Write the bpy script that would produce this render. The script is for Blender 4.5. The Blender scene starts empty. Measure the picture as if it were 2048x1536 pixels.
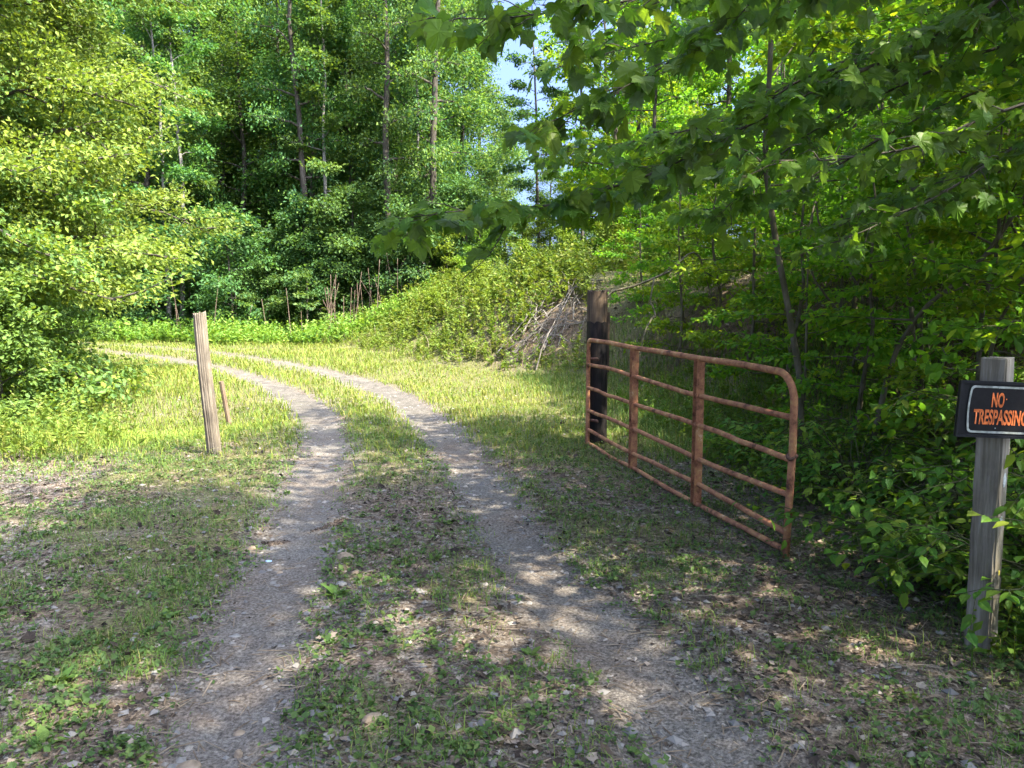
import bpy, math
import numpy as np
from mathutils import Matrix, Vector

# ------------------------------------------------------------------ camera, sky, sun, exposure
SC = bpy.context.scene
COL = SC.collection
PITCH = math.atan(170 / 1550)
cam_d = bpy.data.cameras.new('camera'); cam_d.sensor_width = 36; cam_d.lens = 36 * 1550 / 2048
cam_d.clip_start = 0.05; cam_d.clip_end = 5000
cam = bpy.data.objects.new('camera', cam_d); COL.objects.link(cam)
cam.location = (0, 0, 1.7); cam.rotation_euler = (math.pi / 2 - PITCH, 0, 0)
SC.camera = cam

SUN_ELEV = math.radians(55)
SUN_AZ = math.atan2(0.82, -0.57)          # compass style: x = sin, y = cos; the sun stands to the right, a little behind
world = bpy.data.worlds.new('World'); SC.world = world; world.use_nodes = True
wn = world.node_tree.nodes; wl = world.node_tree.links
sky = wn.new('ShaderNodeTexSky'); sky.sky_type = 'NISHITA'; sky.sun_disc = False
sky.sun_elevation = SUN_ELEV; sky.sun_rotation = SUN_AZ; sky.air_density = 0.34; sky.dust_density = 7.0; sky.ozone_density = 10.0; sky.altitude = 0
wn['Background'].inputs['Strength'].default_value = 0.15
wl.new(sky.outputs['Color'], wn['Background'].inputs['Color'])
sun_d = bpy.data.lights.new('sun', 'SUN'); sun_d.energy = 3.3; sun_d.angle = math.radians(0.53); sun_d.color = (1.0, 0.91, 0.74)
sun = bpy.data.objects.new('sun', sun_d); COL.objects.link(sun)
sdir = Vector((math.sin(SUN_AZ) * math.cos(SUN_ELEV), math.cos(SUN_AZ) * math.cos(SUN_ELEV), math.sin(SUN_ELEV)))
sun.rotation_euler = sdir.to_track_quat('Z', 'Y').to_euler(); sun.location = sdir * 60
SC.view_settings.view_transform = 'Standard'; SC.view_settings.look = 'None'
SC.view_settings.exposure = 2.95; SC.view_settings.gamma = 1.0
SC.render.engine = 'CYCLES'
cy = SC.cycles
cy.max_bounces = 7; cy.diffuse_bounces = 4; cy.glossy_bounces = 2; cy.transmission_bounces = 4; cy.transparent_max_bounces = 4
cy.use_denoising = True
cy.sample_clamp_indirect = 6.0
try: cy.denoising_prefilter = 'NONE'
except Exception: pass

# ------------------------------------------------------------------ small tools
def rngf(s): return np.random.default_rng(s)

def vnoise(x, y, seed=0):
    x = np.asarray(x, float); y = np.asarray(y, float)
    ix = np.floor(x).astype(np.int64); iy = np.floor(y).astype(np.int64)
    fx = x - ix; fy = y - iy; fx = fx * fx * (3 - 2 * fx); fy = fy * fy * (3 - 2 * fy)
    def h(a, b):
        v = (a * 374761393 + b * 668265263 + seed * 1274126177) & 0xffffffff
        v = ((v ^ (v >> 13)) * 1274126177) & 0xffffffff
        v = v ^ (v >> 16)
        return (v & 0xffff) / 65535.0
    return (h(ix, iy) * (1 - fx) + h(ix + 1, iy) * fx) * (1 - fy) + (h(ix, iy + 1) * (1 - fx) + h(ix + 1, iy + 1) * fx) * fy

def fbm(x, y, seed=0, o=3):
    s = 0; a = 0.5; t = 0
    for i in range(o):
        s = s + a * vnoise(x * 2 ** i, y * 2 ** i, seed + i); t += a; a *= 0.5
    return s / t

def sstep(a, b, x):
    t = np.clip((x - a) / (b - a), 0, 1); return t * t * (3 - 2 * t)

def norm(v): return v / np.maximum(np.linalg.norm(v, axis=-1, keepdims=True), 1e-9)

def mk_mesh(name, V, F, mat=None, attrs=None, smooth=False):
    """V (n,3); F (m,k) array or a list of such arrays of different k"""
    me = bpy.data.meshes.new(name)
    V = np.asarray(V, np.float32).reshape(-1, 3)
    Fs = [np.asarray(f, np.int32) for f in (F if isinstance(F, list) else [F])]
    Fs = [f for f in Fs if f.size]
    idx = np.concatenate([f.ravel() for f in Fs])
    tot = np.concatenate([np.full(len(f), f.shape[1], np.int32) for f in Fs])
    me.vertices.add(len(V)); me.vertices.foreach_set('co', V.ravel())
    me.loops.add(len(idx)); me.loops.foreach_set('vertex_index', idx)
    me.polygons.add(len(tot))
    me.polygons.foreach_set('loop_start', np.concatenate([[0], np.cumsum(tot)[:-1]]).astype(np.int32))
    me.polygons.foreach_set('loop_total', tot)
    me.polygons.foreach_set('use_smooth', np.full(len(tot), smooth, bool))
    for k, a in (attrs or {}).items():
        at = me.attributes.new(k, 'FLOAT', 'POINT'); at.data.foreach_set('value', np.asarray(a, np.float32).ravel())
    if mat: me.materials.append(mat)
    me.update(calc_edges=True); me.validate()
    return me

def link(name, me, parent=None):
    o = bpy.data.objects.new(name, me); COL.objects.link(o)
    if parent is not None: o.parent = parent
    return o

def tag(o, label=None, cat=None, group=None, kind=None):
    if label: o['label'] = label
    if cat: o['category'] = cat
    if group: o['group'] = group
    if kind: o['kind'] = kind
    return o

def empty(name, loc, label, cat, group=None):
    e = bpy.data.objects.new(name, None); COL.objects.link(e); e.location = loc; e.empty_display_size = 0.2
    return tag(e, label, cat, group)

def ordw(n):
    a = ('first second third fourth fifth sixth seventh eighth ninth tenth eleventh twelfth thirteenth fourteenth fifteenth sixteenth seventeenth eighteenth nineteenth').split()
    if n < 19: return a[n]
    t = (n + 1) // 10; u = (n + 1) % 10
    return (('', '', 'twentieth', 'thirtieth', 'fortieth')[t]) if u == 0 else ('', '', 'twenty', 'thirty', 'forty')[t] + '-' + a[u - 1]

def copy_tree(o, parent=None):
    c = o.copy(); COL.objects.link(c); c.parent = parent
    for ch in list(o.children): copy_tree(ch, c)
    return c

# ------------------------------------------------------------------ materials
def new_mat(name):
    m = bpy.data.materials.new(name); m.use_nodes = True
    nt = m.node_tree; return m, nt, nt.nodes['Principled BSDF']

def ramp(nt, cols, pos=None):
    r = nt.nodes.new('ShaderNodeValToRGB'); el = r.color_ramp.elements
    pos = pos or [i / (len(cols) - 1) for i in range(len(cols))]
    while len(el) < len(cols): el.new(0.5)
    for e, c, p in zip(el, cols, pos): e.position = p; e.color = (*c, 1)
    return r

def leaf_mat(name, cols, trans=0.38, rough=0.5, under=None, tcol=(1.3, 1.25, 0.5)):
    m, nt, b = new_mat(name); N = nt.nodes; L = nt.links
    at = N.new('ShaderNodeAttribute'); at.attribute_name = 'rnd'
    oi = N.new('ShaderNodeObjectInfo')
    ad = N.new('ShaderNodeMath'); ad.operation = 'ADD'; L.new(at.outputs['Fac'], ad.inputs[0]); L.new(oi.outputs['Random'], ad.inputs[1])
    fr = N.new('ShaderNodeMath'); fr.operation = 'FRACT'; L.new(ad.outputs[0], fr.inputs[0])
    r = ramp(nt, cols); L.new(fr.outputs[0], r.inputs[0])
    hv = N.new('ShaderNodeHueSaturation')
    mr = N.new('ShaderNodeMapRange'); mr.inputs[3].default_value = 0.8; mr.inputs[4].default_value = 1.2
    L.new(oi.outputs['Random'], mr.inputs[0]); L.new(mr.outputs[0], hv.inputs['Value'])
    mh = N.new('ShaderNodeMapRange'); mh.inputs[3].default_value = 0.49; mh.inputs[4].default_value = 0.515
    L.new(oi.outputs['Random'], mh.inputs[0]); L.new(mh.outputs[0], hv.inputs['Hue'])
    L.new(r.outputs[0], hv.inputs['Color'])
    col = hv.outputs[0]
    if under:
        g = N.new('ShaderNodeNewGeometry'); mx = N.new('ShaderNodeMix'); mx.data_type = 'RGBA'
        L.new(g.outputs['Backfacing'], mx.inputs[0]); L.new(col, mx.inputs[6]); mx.inputs[7].default_value = (*under, 1); col = mx.outputs[2]
    L.new(col, b.inputs['Base Color']); b.inputs['Roughness'].default_value = rough
    b.inputs['Specular IOR Level'].default_value = 0.16
    ml = N.new('ShaderNodeMix'); ml.data_type = 'RGBA'; ml.blend_type = 'MULTIPLY'; ml.inputs[0].default_value = 1
    L.new(hv.outputs[0], ml.inputs[6]); ml.inputs[7].default_value = (*tcol, 1)
    t = N.new('ShaderNodeBsdfTranslucent'); L.new(ml.outputs[2], t.inputs[0])
    ms = N.new('ShaderNodeMixShader'); ms.inputs[0].default_value = trans
    L.new(b.outputs[0], ms.inputs[1]); L.new(t.outputs[0], ms.inputs[2]); L.new(ms.outputs[0], N['Material Output'].inputs[0])
    return m

def add_veins(m):
    nt = m.node_tree; N = nt.nodes; L = nt.links; b = N['Principled BSDF']; src = b.inputs['Base Color'].links[0].from_socket
    tc = N.new('ShaderNodeTexCoord'); w = N.new('ShaderNodeTexNoise'); w.inputs['Scale'].default_value = 6; w.inputs['Detail'].default_value = 3; L.new(tc.outputs['Object'], w.inputs['Vector'])
    r = ramp(nt, [(0.72, 0.72, 0.72), (1.25, 1.2, 1.1)], [0.35, 0.68]); L.new(w.outputs[0], r.inputs[0])
    mx = N.new('ShaderNodeMix'); mx.data_type = 'RGBA'; mx.blend_type = 'MULTIPLY'; mx.inputs[0].default_value = 0.9; L.new(src, mx.inputs[6]); L.new(r.outputs[0], mx.inputs[7]); L.new(mx.outputs[2], b.inputs['Base Color'])

def wood_mat(name, cols, scale=(30, 30, 3), bump=0.5, rough=0.9, dist=0.01):
    m, nt, b = new_mat(name); N = nt.nodes; L = nt.links
    tc = N.new('ShaderNodeTexCoord'); mp = N.new('ShaderNodeMapping'); mp.inputs['Scale'].default_value = scale
    L.new(tc.outputs['Object'], mp.inputs[0])
    n1 = N.new('ShaderNodeTexNoise'); n1.inputs['Scale'].default_value = 1; n1.inputs['Detail'].default_value = 6; n1.inputs['Roughness'].default_value = 0.65
    L.new(mp.outputs[0], n1.inputs['Vector'])
    n2 = N.new('ShaderNodeTexNoise'); n2.inputs['Scale'].default_value = 3.5; n2.inputs['Detail'].default_value = 4
    L.new(tc.outputs['Object'], n2.inputs['Vector'])
    mx = N.new('ShaderNodeMath'); mx.operation = 'MULTIPLY_ADD'; mx.inputs[1].default_value = 0.45
    L.new(n2.outputs[0], mx.inputs[0]);
    m2 = N.new('ShaderNodeMath'); m2.operation = 'MULTIPLY'; m2.inputs[1].default_value = 0.6; L.new(n1.outputs[0], m2.inputs[0]); L.new(m2.outputs[0], mx.inputs[2])
    r = ramp(nt, cols, [0.32 + 0.36 * i / (len(cols) - 1) for i in range(len(cols))]); L.new(mx.outputs[0], r.inputs[0])
    L.new(r.outputs[0], b.inputs['Base Color']); b.inputs['Roughness'].default_value = rough; b.inputs['Specular IOR Level'].default_value = 0.12
    bp = N.new('ShaderNodeBump'); bp.inputs['Strength'].default_value = bump; bp.inputs['Distance'].default_value = dist
    L.new(n1.outputs[0], bp.inputs['Height']); L.new(bp.outputs[0], b.inputs['Normal'])
    return m

def plain_mat(name, col, rough=0.6, noise=0.15, nscale=40):
    m, nt, b = new_mat(name); N = nt.nodes; L = nt.links
    tc = N.new('ShaderNodeTexCoord'); n = N.new('ShaderNodeTexNoise'); n.inputs['Scale'].default_value = nscale; n.inputs['Detail'].default_value = 5
    L.new(tc.outputs['Object'], n.inputs['Vector'])
    r = ramp(nt, [tuple(c * (1 - noise) for c in col), tuple(min(1, c * (1 + noise)) for c in col)], [0.35, 0.65]); L.new(n.outputs[0], r.inputs[0])
    L.new(r.outputs[0], b.inputs['Base Color']); b.inputs['Roughness'].default_value = rough; b.inputs['Specular IOR Level'].default_value = 0.15
    return m

def attr_mat(name, cols, rough=0.8, pos=None):
    m, nt, b = new_mat(name); N = nt.nodes; L = nt.links
    at = N.new('ShaderNodeAttribute'); at.attribute_name = 'rnd'
    r = ramp(nt, cols, pos); L.new(at.outputs['Fac'], r.inputs[0]); L.new(r.outputs[0], b.inputs['Base Color'])
    b.inputs['Roughness'].default_value = rough; b.inputs['Specular IOR Level'].default_value = 0.15
    return m

def rust_mat():
    m, nt, b = new_mat('rusty_red_paint'); N = nt.nodes; L = nt.links
    tc = N.new('ShaderNodeTexCoord')
    n = N.new('ShaderNodeTexNoise'); n.inputs['Scale'].default_value = 7; n.inputs['Detail'].default_value = 10; n.inputs['Roughness'].default_value = 0.78
    L.new(tc.outputs['Object'], n.inputs['Vector'])
    r = ramp(nt, [(0.035, 0.02, 0.014), (0.19, 0.078, 0.042), (0.29, 0.128, 0.072), (0.37, 0.19, 0.078), (0.50, 0.34, 0.23)], [0.36, 0.43, 0.5, 0.58, 0.67])
    L.new(n.outputs[0], r.inputs[0]); L.new(r.outputs[0], b.inputs['Base Color'])
    b.inputs['Roughness'].default_value = 0.75; b.inputs['Specular IOR Level'].default_value = 0.2
    n2 = N.new('ShaderNodeTexNoise'); n2.inputs['Scale'].default_value = 120; n2.inputs['Detail'].default_value = 4; L.new(tc.outputs['Object'], n2.inputs['Vector'])
    bp = N.new('ShaderNodeBump'); bp.inputs['Strength'].default_value = 0.4; bp.inputs['Distance'].default_value = 0.003
    L.new(n2.outputs[0], bp.inputs['Height']); L.new(bp.outputs[0], b.inputs['Normal'])
    return m

def ground_mat(name, track=False):
    m, nt, b = new_mat(name); N = nt.nodes; L = nt.links
    g = N.new('ShaderNodeNewGeometry')
    def noise(s, d=5, rg=0.6):
        n = N.new('ShaderNodeTexNoise'); n.inputs['Scale'].default_value = s; n.inputs['Detail'].default_value = d; n.inputs['Roughness'].default_value = rg
        L.new(g.outputs['Position'], n.inputs['Vector']); return n.outputs[0]
    def mix(f, a, c, blend='MIX'):
        x = N.new('ShaderNodeMix'); x.data_type = 'RGBA'; x.blend_type = blend
        for s, v in ((0, f), (6, a), (7, c)):
            if hasattr(v, 'links') or hasattr(v, 'is_linked'): L.new(v, x.inputs[s])
            elif s == 0: x.inputs[0].default_value = v
            else: x.inputs[s].default_value = (*v, 1)
        return x.outputs[2]
    def attr(nm):
        a = N.new('ShaderNodeAttribute'); a.attribute_name = nm; return a.outputs['Fac']
    def rmp(src, lo, hi):
        x = N.new('ShaderNodeMapRange'); x.inputs[1].default_value = lo; x.inputs[2].default_value = hi; x.clamp = True; L.new(src, x.inputs[0]); return x.outputs[0]
    clay = (0.20, 0.145, 0.105); grey = (0.165, 0.158, 0.145); pale = (0.245, 0.22, 0.19); humus = (0.085, 0.065, 0.048)
    big = noise(0.8, 3); med = noise(5, 4); fine = noise(60, 4, 0.7); mid2 = noise(18, 5, 0.7)
    c = mix(rmp(big, 0.38, 0.62), grey, clay)
    c = mix(rmp(med, 0.45, 0.7), c, pale)
    if not track:
        c = mix(rmp(mid2, 0.42, 0.6), humus, c)
        ga = attr('grassy')
        gc = mix(rmp(mid2, 0.35, 0.65), (0.085, 0.085, 0.035), (0.15, 0.15, 0.055))
        c = mix(ga, c, gc)
        ra = attr('rut'); c2 = mix(rmp(med, 0.4, 0.7), (0.12, 0.112, 0.10), (0.165, 0.152, 0.135)); c = mix(ra, c, c2)
        ca = attr('cut'); c = mix(ca, c, mix(rmp(med, 0.35, 0.65), (0.075, 0.055, 0.04), (0.17, 0.12, 0.08)))
    else:
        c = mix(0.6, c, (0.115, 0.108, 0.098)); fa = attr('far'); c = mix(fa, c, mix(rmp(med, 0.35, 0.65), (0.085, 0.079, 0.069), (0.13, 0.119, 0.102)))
    fr = ramp(nt, [(0.28, 0.27, 0.26), (1.4, 1.4, 1.4)], [0.36, 0.66]); L.new(fine, fr.inputs[0])
    c = mix(0.85, c, fr.outputs[0], 'MULTIPLY')
    fr2 = ramp(nt, [(0.7, 0.7, 0.7), (1.2, 1.2, 1.2)], [0.35, 0.65]); L.new(noise(230, 3, 0.7), fr2.inputs[0]); c = mix(0.8, c, fr2.outputs[0], 'MULTIPLY')
    v = N.new('ShaderNodeTexVoronoi'); v.inputs['Scale'].default_value = 55; L.new(g.outputs['Position'], v.inputs['Vector'])
    L.new(c, b.inputs['Base Color']); b.inputs['Roughness'].default_value = 0.95; b.inputs['Specular IOR Level'].default_value = 0.06
    bp = N.new('ShaderNodeBump'); bp.inputs['Strength'].default_value = 0.9; bp.inputs['Distance'].default_value = 0.016
    ad = N.new('ShaderNodeMath'); ad.operation = 'SUBTRACT'; L.new(mid2, ad.inputs[0])
    vm = N.new('ShaderNodeMath'); vm.operation = 'MULTIPLY'; vm.inputs[1].default_value = 0.5; L.new(v.outputs['Distance'], vm.inputs[0]); L.new(vm.outputs[0], ad.inputs[1])
    L.new(ad.outputs[0], bp.inputs['Height']); L.new(bp.outputs[0], b.inputs['Normal'])
    return m

M = {}
M['ground'] = ground_mat('soil_and_thin_turf'); M['track'] = ground_mat('packed_track_dirt', True)
M['forest'] = leaf_mat('forest_leaves', [(0.04, 0.10, 0.04), (0.064, 0.142, 0.043), (0.096, 0.178, 0.042), (0.15, 0.225, 0.04)], 0.47)
M['under'] = leaf_mat('shade_toned_understory_leaves', [(0.042, 0.092, 0.033), (0.065, 0.135, 0.037), (0.105, 0.175, 0.037)], 0.42)  # leaf colour set darker than the forest's, painting in shade low in the woods
M['left'] = leaf_mat('pale_green_leaves', [(0.075, 0.14, 0.04), (0.115, 0.19, 0.045), (0.165, 0.24, 0.045), (0.225, 0.275, 0.045)], 0.42, tcol=(1.2, 1.22, 0.5))
M['privet'] = leaf_mat('dark_shrub_leaves', [(0.07, 0.12, 0.03), (0.11, 0.17, 0.035), (0.16, 0.21, 0.035)], 0.38)
M['thicket'] = leaf_mat('thicket_leaves', [(0.075, 0.17, 0.02), (0.13, 0.25, 0.022), (0.24, 0.32, 0.022)], 0.58)
M['maple'] = leaf_mat('maple_leaves', [(0.065, 0.14, 0.022), (0.10, 0.19, 0.022), (0.15, 0.235, 0.025)], 0.55, 0.42, under=(0.13, 0.19, 0.10))
add_veins(M['maple'])
M['ovate'] = leaf_mat('broad_shrub_leaves', [(0.055, 0.135, 0.022), (0.08, 0.18, 0.025), (0.12, 0.215, 0.027), (0.19, 0.25, 0.032)], 0.5, 0.45)
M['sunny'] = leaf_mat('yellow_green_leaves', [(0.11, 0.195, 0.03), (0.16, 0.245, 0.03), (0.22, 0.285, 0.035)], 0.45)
M['grass'] = leaf_mat('grass_blades', [(0.065, 0.13, 0.03), (0.095, 0.17, 0.035), (0.13, 0.19, 0.04), (0.21, 0.21, 0.07)], 0.3, 0.6)
M['meadow'] = leaf_mat('meadow_grass', [(0.09, 0.165, 0.03), (0.14, 0.215, 0.032), (0.20, 0.26, 0.035), (0.28, 0.26, 0.08)], 0.35, 0.6)
M['weed'] = leaf_mat('low_weed_leaves', [(0.05, 0.10, 0.03), (0.08, 0.14, 0.04), (0.12, 0.175, 0.045)], 0.32, 0.5)
M['bankweed'] = leaf_mat('bank_weed_leaves', [(0.08, 0.16, 0.032), (0.12, 0.205, 0.034), (0.17, 0.245, 0.036), (0.23, 0.235, 0.07)], 0.4, 0.5)
M['litter'] = attr_mat('dead_leaves', [(0.018, 0.014, 0.011), (0.055, 0.041, 0.031), (0.12, 0.093, 0.07), (0.24, 0.20, 0.16)], 0.9)
M['drystem'] = attr_mat('dry_stems', [(0.09, 0.065, 0.045), (0.15, 0.115, 0.08), (0.21, 0.17, 0.125)], 0.9)
M['stalk'] = wood_mat('dead_stalk_wood', [(0.06, 0.042, 0.032), (0.12, 0.085, 0.062), (0.19, 0.145, 0.11)], (30, 30, 6), 0.4)
M['gravel'] = attr_mat('gravel_stone', [(0.09, 0.088, 0.085), (0.15, 0.145, 0.14), (0.20, 0.185, 0.165), (0.29, 0.255, 0.215)], 0.85)
M['greenstem'] = plain_mat('green_brown_stems', (0.045, 0.05, 0.022), 0.8, 0.3, 20)
M['bark'] = wood_mat('grey_bark', [(0.025, 0.021, 0.017), (0.06, 0.052, 0.04), (0.11, 0.098, 0.08)], (22, 22, 4), 0.8)
M['palebark'] = wood_mat('pale_bark', [(0.07, 0.065, 0.055), (0.16, 0.15, 0.13), (0.25, 0.235, 0.21)], (14, 14, 7), 0.5)
M['mossbark'] = wood_mat('mossy_bark', [(0.03, 0.03, 0.018), (0.075, 0.068, 0.042), (0.14, 0.125, 0.09)], (20, 20, 6), 0.7)
M['weathered'] = wood_mat('weathered_wood', [(0.04, 0.034, 0.027), (0.13, 0.108, 0.082), (0.24, 0.205, 0.155)], (55, 55, 2.5), 0.9)
M['oldwood'] = wood_mat('grey_lichened_wood', [(0.055, 0.047, 0.034), (0.15, 0.132, 0.10), (0.27, 0.25, 0.205)], (45, 45, 3), 0.7)
M['stake'] = wood_mat('brown_stake_wood', [(0.08, 0.055, 0.036), (0.15, 0.105, 0.07), (0.22, 0.165, 0.115)], (60, 60, 4), 0.6)
M['postwood'] = wood_mat('brown_post_wood', [(0.02, 0.014, 0.011), (0.055, 0.04, 0.029), (0.13, 0.095, 0.065)], (40, 40, 2.5), 0.8)
M['tar'] = wood_mat('black_tarred_wrap', [(0.006, 0.006, 0.007), (0.012, 0.011, 0.011), (0.03, 0.022, 0.02)], (30, 30, 5), 0.3, 0.6)
M['rust'] = rust_mat()
M['deadwood'] = wood_mat('bleached_deadwood', [(0.06, 0.052, 0.042), (0.145, 0.128, 0.105), (0.27, 0.245, 0.21)], (30, 30, 6), 0.6)
M['black'] = plain_mat('black_board_paint', (0.012, 0.013, 0.015), 0.45)
M['signblack'] = plain_mat('black_sign_sheet', (0.010, 0.010, 0.011), 0.4)
M['white'] = plain_mat('faded_white_print', (0.27, 0.29, 0.265), 0.6, 0.3, 50)
M['orange'] = plain_mat('orange_print', (0.55, 0.14, 0.04), 0.6, 0.4, 45)
M['steel'] = plain_mat('rusty_steel', (0.10, 0.055, 0.04), 0.7, 0.4, 60)

# ------------------------------------------------------------------ terrain
def catmull(P, step):
    P = np.asarray(P, float); P = np.vstack([2 * P[0] - P[1], P, 2 * P[-1] - P[-2]]); out = []
    for i in range(1, len(P) - 2):
        n = max(2, int(np.linalg.norm(P[i + 1] - P[i]) / step)); t = np.linspace(0, 1, n, endpoint=False)[:, None]
        a, b, c, d = P[i - 1], P[i], P[i + 1], P[i + 2]
        out.append(0.5 * (2 * b + (c - a) * t + (2 * a - 5 * b + 4 * c - d) * t ** 2 + (3 * b - a - 3 * c + d) * t ** 3))
    out.append(P[-2][None]); return np.vstack(out)

LRUT = catmull([(-0.2, -9), (-0.55, -2), (-0.9, 1.2), (-1.11, 2.77), (-1.32, 3.9), (-1.54, 5.35), (-1.86, 7.18), (-2.45, 10), (-3.55, 13.02), (-4.97, 15.5), (-7.13, 18.86), (-10.9, 23.2), (-16, 27), (-24, 31), (-36, 34)], 0.35)
RRUT = catmull([(1.6, -9), (1.35, -2), (1.02, 1.2), (0.75, 2.77), (0.55, 3.61), (0.2, 4.56), (-0.05, 5.85), (-0.32, 7.18), (-0.95, 10), (-2.1, 13.7), (-3.82, 17.13), (-6.68, 21.32), (-10.16, 25.2), (-15, 28.8), (-23.5, 32.7), (-36, 36)], 0.35)
TOE = np.array([(2.7, -14), (2.6, 2), (2.5, 3.7), (2.45, 5), (2.4, 7.2), (2.1, 10), (1.4, 14), (0.6, 17), (-0.7, 18.4), (-2.3, 20.2), (-5.5, 26), (-8.2, 30), (-13.6, 36.5), (-22, 43), (-60, 60)])

def pdist(x, y, P):
    """unsigned distance to a polyline, signed side (right of travel > 0) and arc parameter"""
    x = np.ravel(x); y = np.ravel(y); D = np.full(x.shape, 1e9); S = np.ones(x.shape); T = np.zeros(x.shape)
    for i in range(len(P) - 1):
        ax, ay = P[i]; bx, by = P[i + 1]; dx, dy = bx - ax, by - ay; l2 = dx * dx + dy * dy
        t = np.clip(((x - ax) * dx + (y - ay) * dy) / l2, 0, 1); qx = x - ax - t * dx; qy = y - ay - t * dy
        d = qx * qx + qy * qy; k = d < D
        D = np.where(k, d, D); S = np.where(k, np.sign(dy * (x - ax) - dx * (y - ay)), S); T = np.where(k, i + t, T)
    return np.sqrt(D), S, T

TB = np.array([1.5, 1.5, 1.5, 1.6, 1.7, 1.9, 2.1, 2.2, 2.25, 2.15, 1.95, 1.5, 1.0, 0.8, 0.8])
TW = np.array([4.5, 4.2, 4.0, 4.0, 4.0, 4.2, 4.2, 4.0, 3.6, 3.6, 5.0, 6.0, 8.0, 9, 9])
CX = LRUT[:, 0] * 0
def lane_mid(y): return (np.interp(y, LRUT[:, 1], LRUT[:, 0]) + np.interp(y, RRUT[:, 1], RRUT[:, 0])) / 2

def terrain(x, y):
    """height, distance to left rut, to right rut, signed bank distance, bank parameter"""
    sh = np.shape(x); x = np.ravel(np.asarray(x, float)); y = np.ravel(np.asarray(y, float))
    dl = pdist(x, y, LRUT)[0]; dr = pdist(x, y, RRUT)[0]; bd, bs, bt = pdist(x, y, TOE); s = bd * bs
    B = np.interp(bt, np.arange(len(TB)), TB); W = np.interp(bt, np.arange(len(TW)), TW)
    sp = np.maximum(s, 0)
    z = B * sstep(0, 1, sp / W) + 0.085 * np.minimum(np.maximum(sp - W, 0), 60)
    z += sstep(0.5, 3, sp) * (fbm(x * 0.6, y * 0.6, 5) - 0.5) * 0.5
    z -= 0.045 * np.exp(-(dl / 0.3) ** 2) + 0.045 * np.exp(-(dr / 0.3) ** 2)
    z -= 0.30 * np.exp(-((x + 5.3) / 1.5) ** 2 - ((y - 11.2) / 1.6) ** 2)
    lv = np.maximum(-4.5 - x, 0) * np.where(y < 20, 1, 0.0) * 0.03
    z += lv * sstep(20, 14, y)
    near = np.exp(-np.maximum(y - 8, 0) / 15)
    z += (fbm(x * 1.7, y * 1.7, 11) - 0.5) * 0.05 + (fbm(x * 7, y * 7, 21) - 0.5) * 0.022 * near
    return [a.reshape(sh) for a in (z, dl, dr, s, bt)]

def hz(x, y): return terrain(x, y)[0]
def gz(x, y): return float(hz(np.array([x]), np.array([y]))[0])

def graded(lo, hi, core0, core1, step, growth=1.12, smax=200):
    c = list(np.arange(core0, core1 + 1e-6, step)); a = [core0]; s = step
    while a[-1] > lo: s = min(s * growth, smax); a.append(a[-1] - s)
    b = [core1]; s = step
    while b[-1] < hi: s = min(s * growth, smax); b.append(b[-1] + s)
    return np.array(a[:0:-1] + c + b[1:])

gx = graded(-1500, 1500, -4.0, 3.8, 0.08, 1.08); gy = graded(-600, 2500, 1.8, 9.5, 0.08, 1.06)
X, Y = np.meshgrid(gx, gy); Z, DL, DR, S, BT = terrain(X, Y)
ny, nx = X.shape; I = np.arange(nx * ny).reshape(ny, nx)
F = np.stack([I[:-1, :-1], I[:-1, 1:], I[1:, 1:], I[1:, :-1]], -1).reshape(-1, 4)
def grass_cover(x, y, dl, dr, s):
    """share of turf 0..1 on the ground"""
    dmin = np.minimum(dl, dr)
    g = sstep(0.28, 0.55, dmin)
    patch = fbm(x * 1.1, y * 1.1, 31)
    far = sstep(7.0, 10.0, y)
    near_g = g * sstep(0.38, 0.62, patch) * 0.75
    near_g = near_g * np.where((x > 0.6) & (y < 8) & (s < 0), 0.55, 1)
    return near_g * (1 - far) + far * g * (0.72 + 0.28 * sstep(0.3, 0.6, patch))
G = grass_cover(X, Y, DL, DR, S)
CUT = np.exp(-((X - 0.9) / 1.3) ** 2 - ((Y - 19.0) / 1.0) ** 2) * sstep(-0.2, 0.5, S)
CUT = np.clip(CUT + sstep(0.8, 2.0, S) * sstep(17.5, 15, Y) * sstep(1.0, 2.0, X), 0, 1)
RUT = np.maximum(np.exp(-(DL / 0.3) ** 2), np.exp(-(DR / 0.3) ** 2))
gme = mk_mesh('ground', np.stack([X, Y, Z], -1), F, M['ground'], {'grassy': G * (1 - CUT), 'rut': RUT, 'cut': CUT}, True)
tag(link('ground', gme), kind='structure')

def track_strip(name, P, hw, seed, label):
    P = catmull(P[::2], 0.1); d = np.gradient(P, axis=0); d = d / np.linalg.norm(d, axis=1, keepdims=True); nrm = np.stack([d[:, 1], -d[:, 0]], 1)
    keep = (P[:, 1] > -8); P = P[keep]; nrm = nrm[keep]
    u = np.linspace(-1, 1, 29) * 0.75
    XX = P[:, None, 0] + nrm[:, None, 0] * u; YY = P[:, None, 1] + nrm[:, None, 1] * u
    z = hz(XX, YY)
    w = hw * (0.75 + 0.5 * fbm(P[:, 1] * 0.9, P[:, 0] * 0.9, seed))[:, None] * (1 - 0.42 * sstep(13, 19, YY))
    prof = 0.014 * (1 - (np.abs(u)[None] / w) ** 2) + (fbm(XX * 5, YY * 5, seed + 3, 4) - 0.5) * 0.05
    prof = np.clip(prof, -0.03, 0.01)
    V = np.stack([XX, YY, z + prof], -1); n, k = XX.shape; I = np.arange(n * k).reshape(n, k)
    F = np.stack([I[:-1, :-1], I[:-1, 1:], I[1:, 1:], I[1:, :-1]], -1).reshape(-1, 4)
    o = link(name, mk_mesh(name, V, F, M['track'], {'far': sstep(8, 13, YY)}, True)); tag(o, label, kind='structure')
track_strip('wheel_track', LRUT, 0.235, 3, 'bare wheel track passing close to the leaning post')
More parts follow.
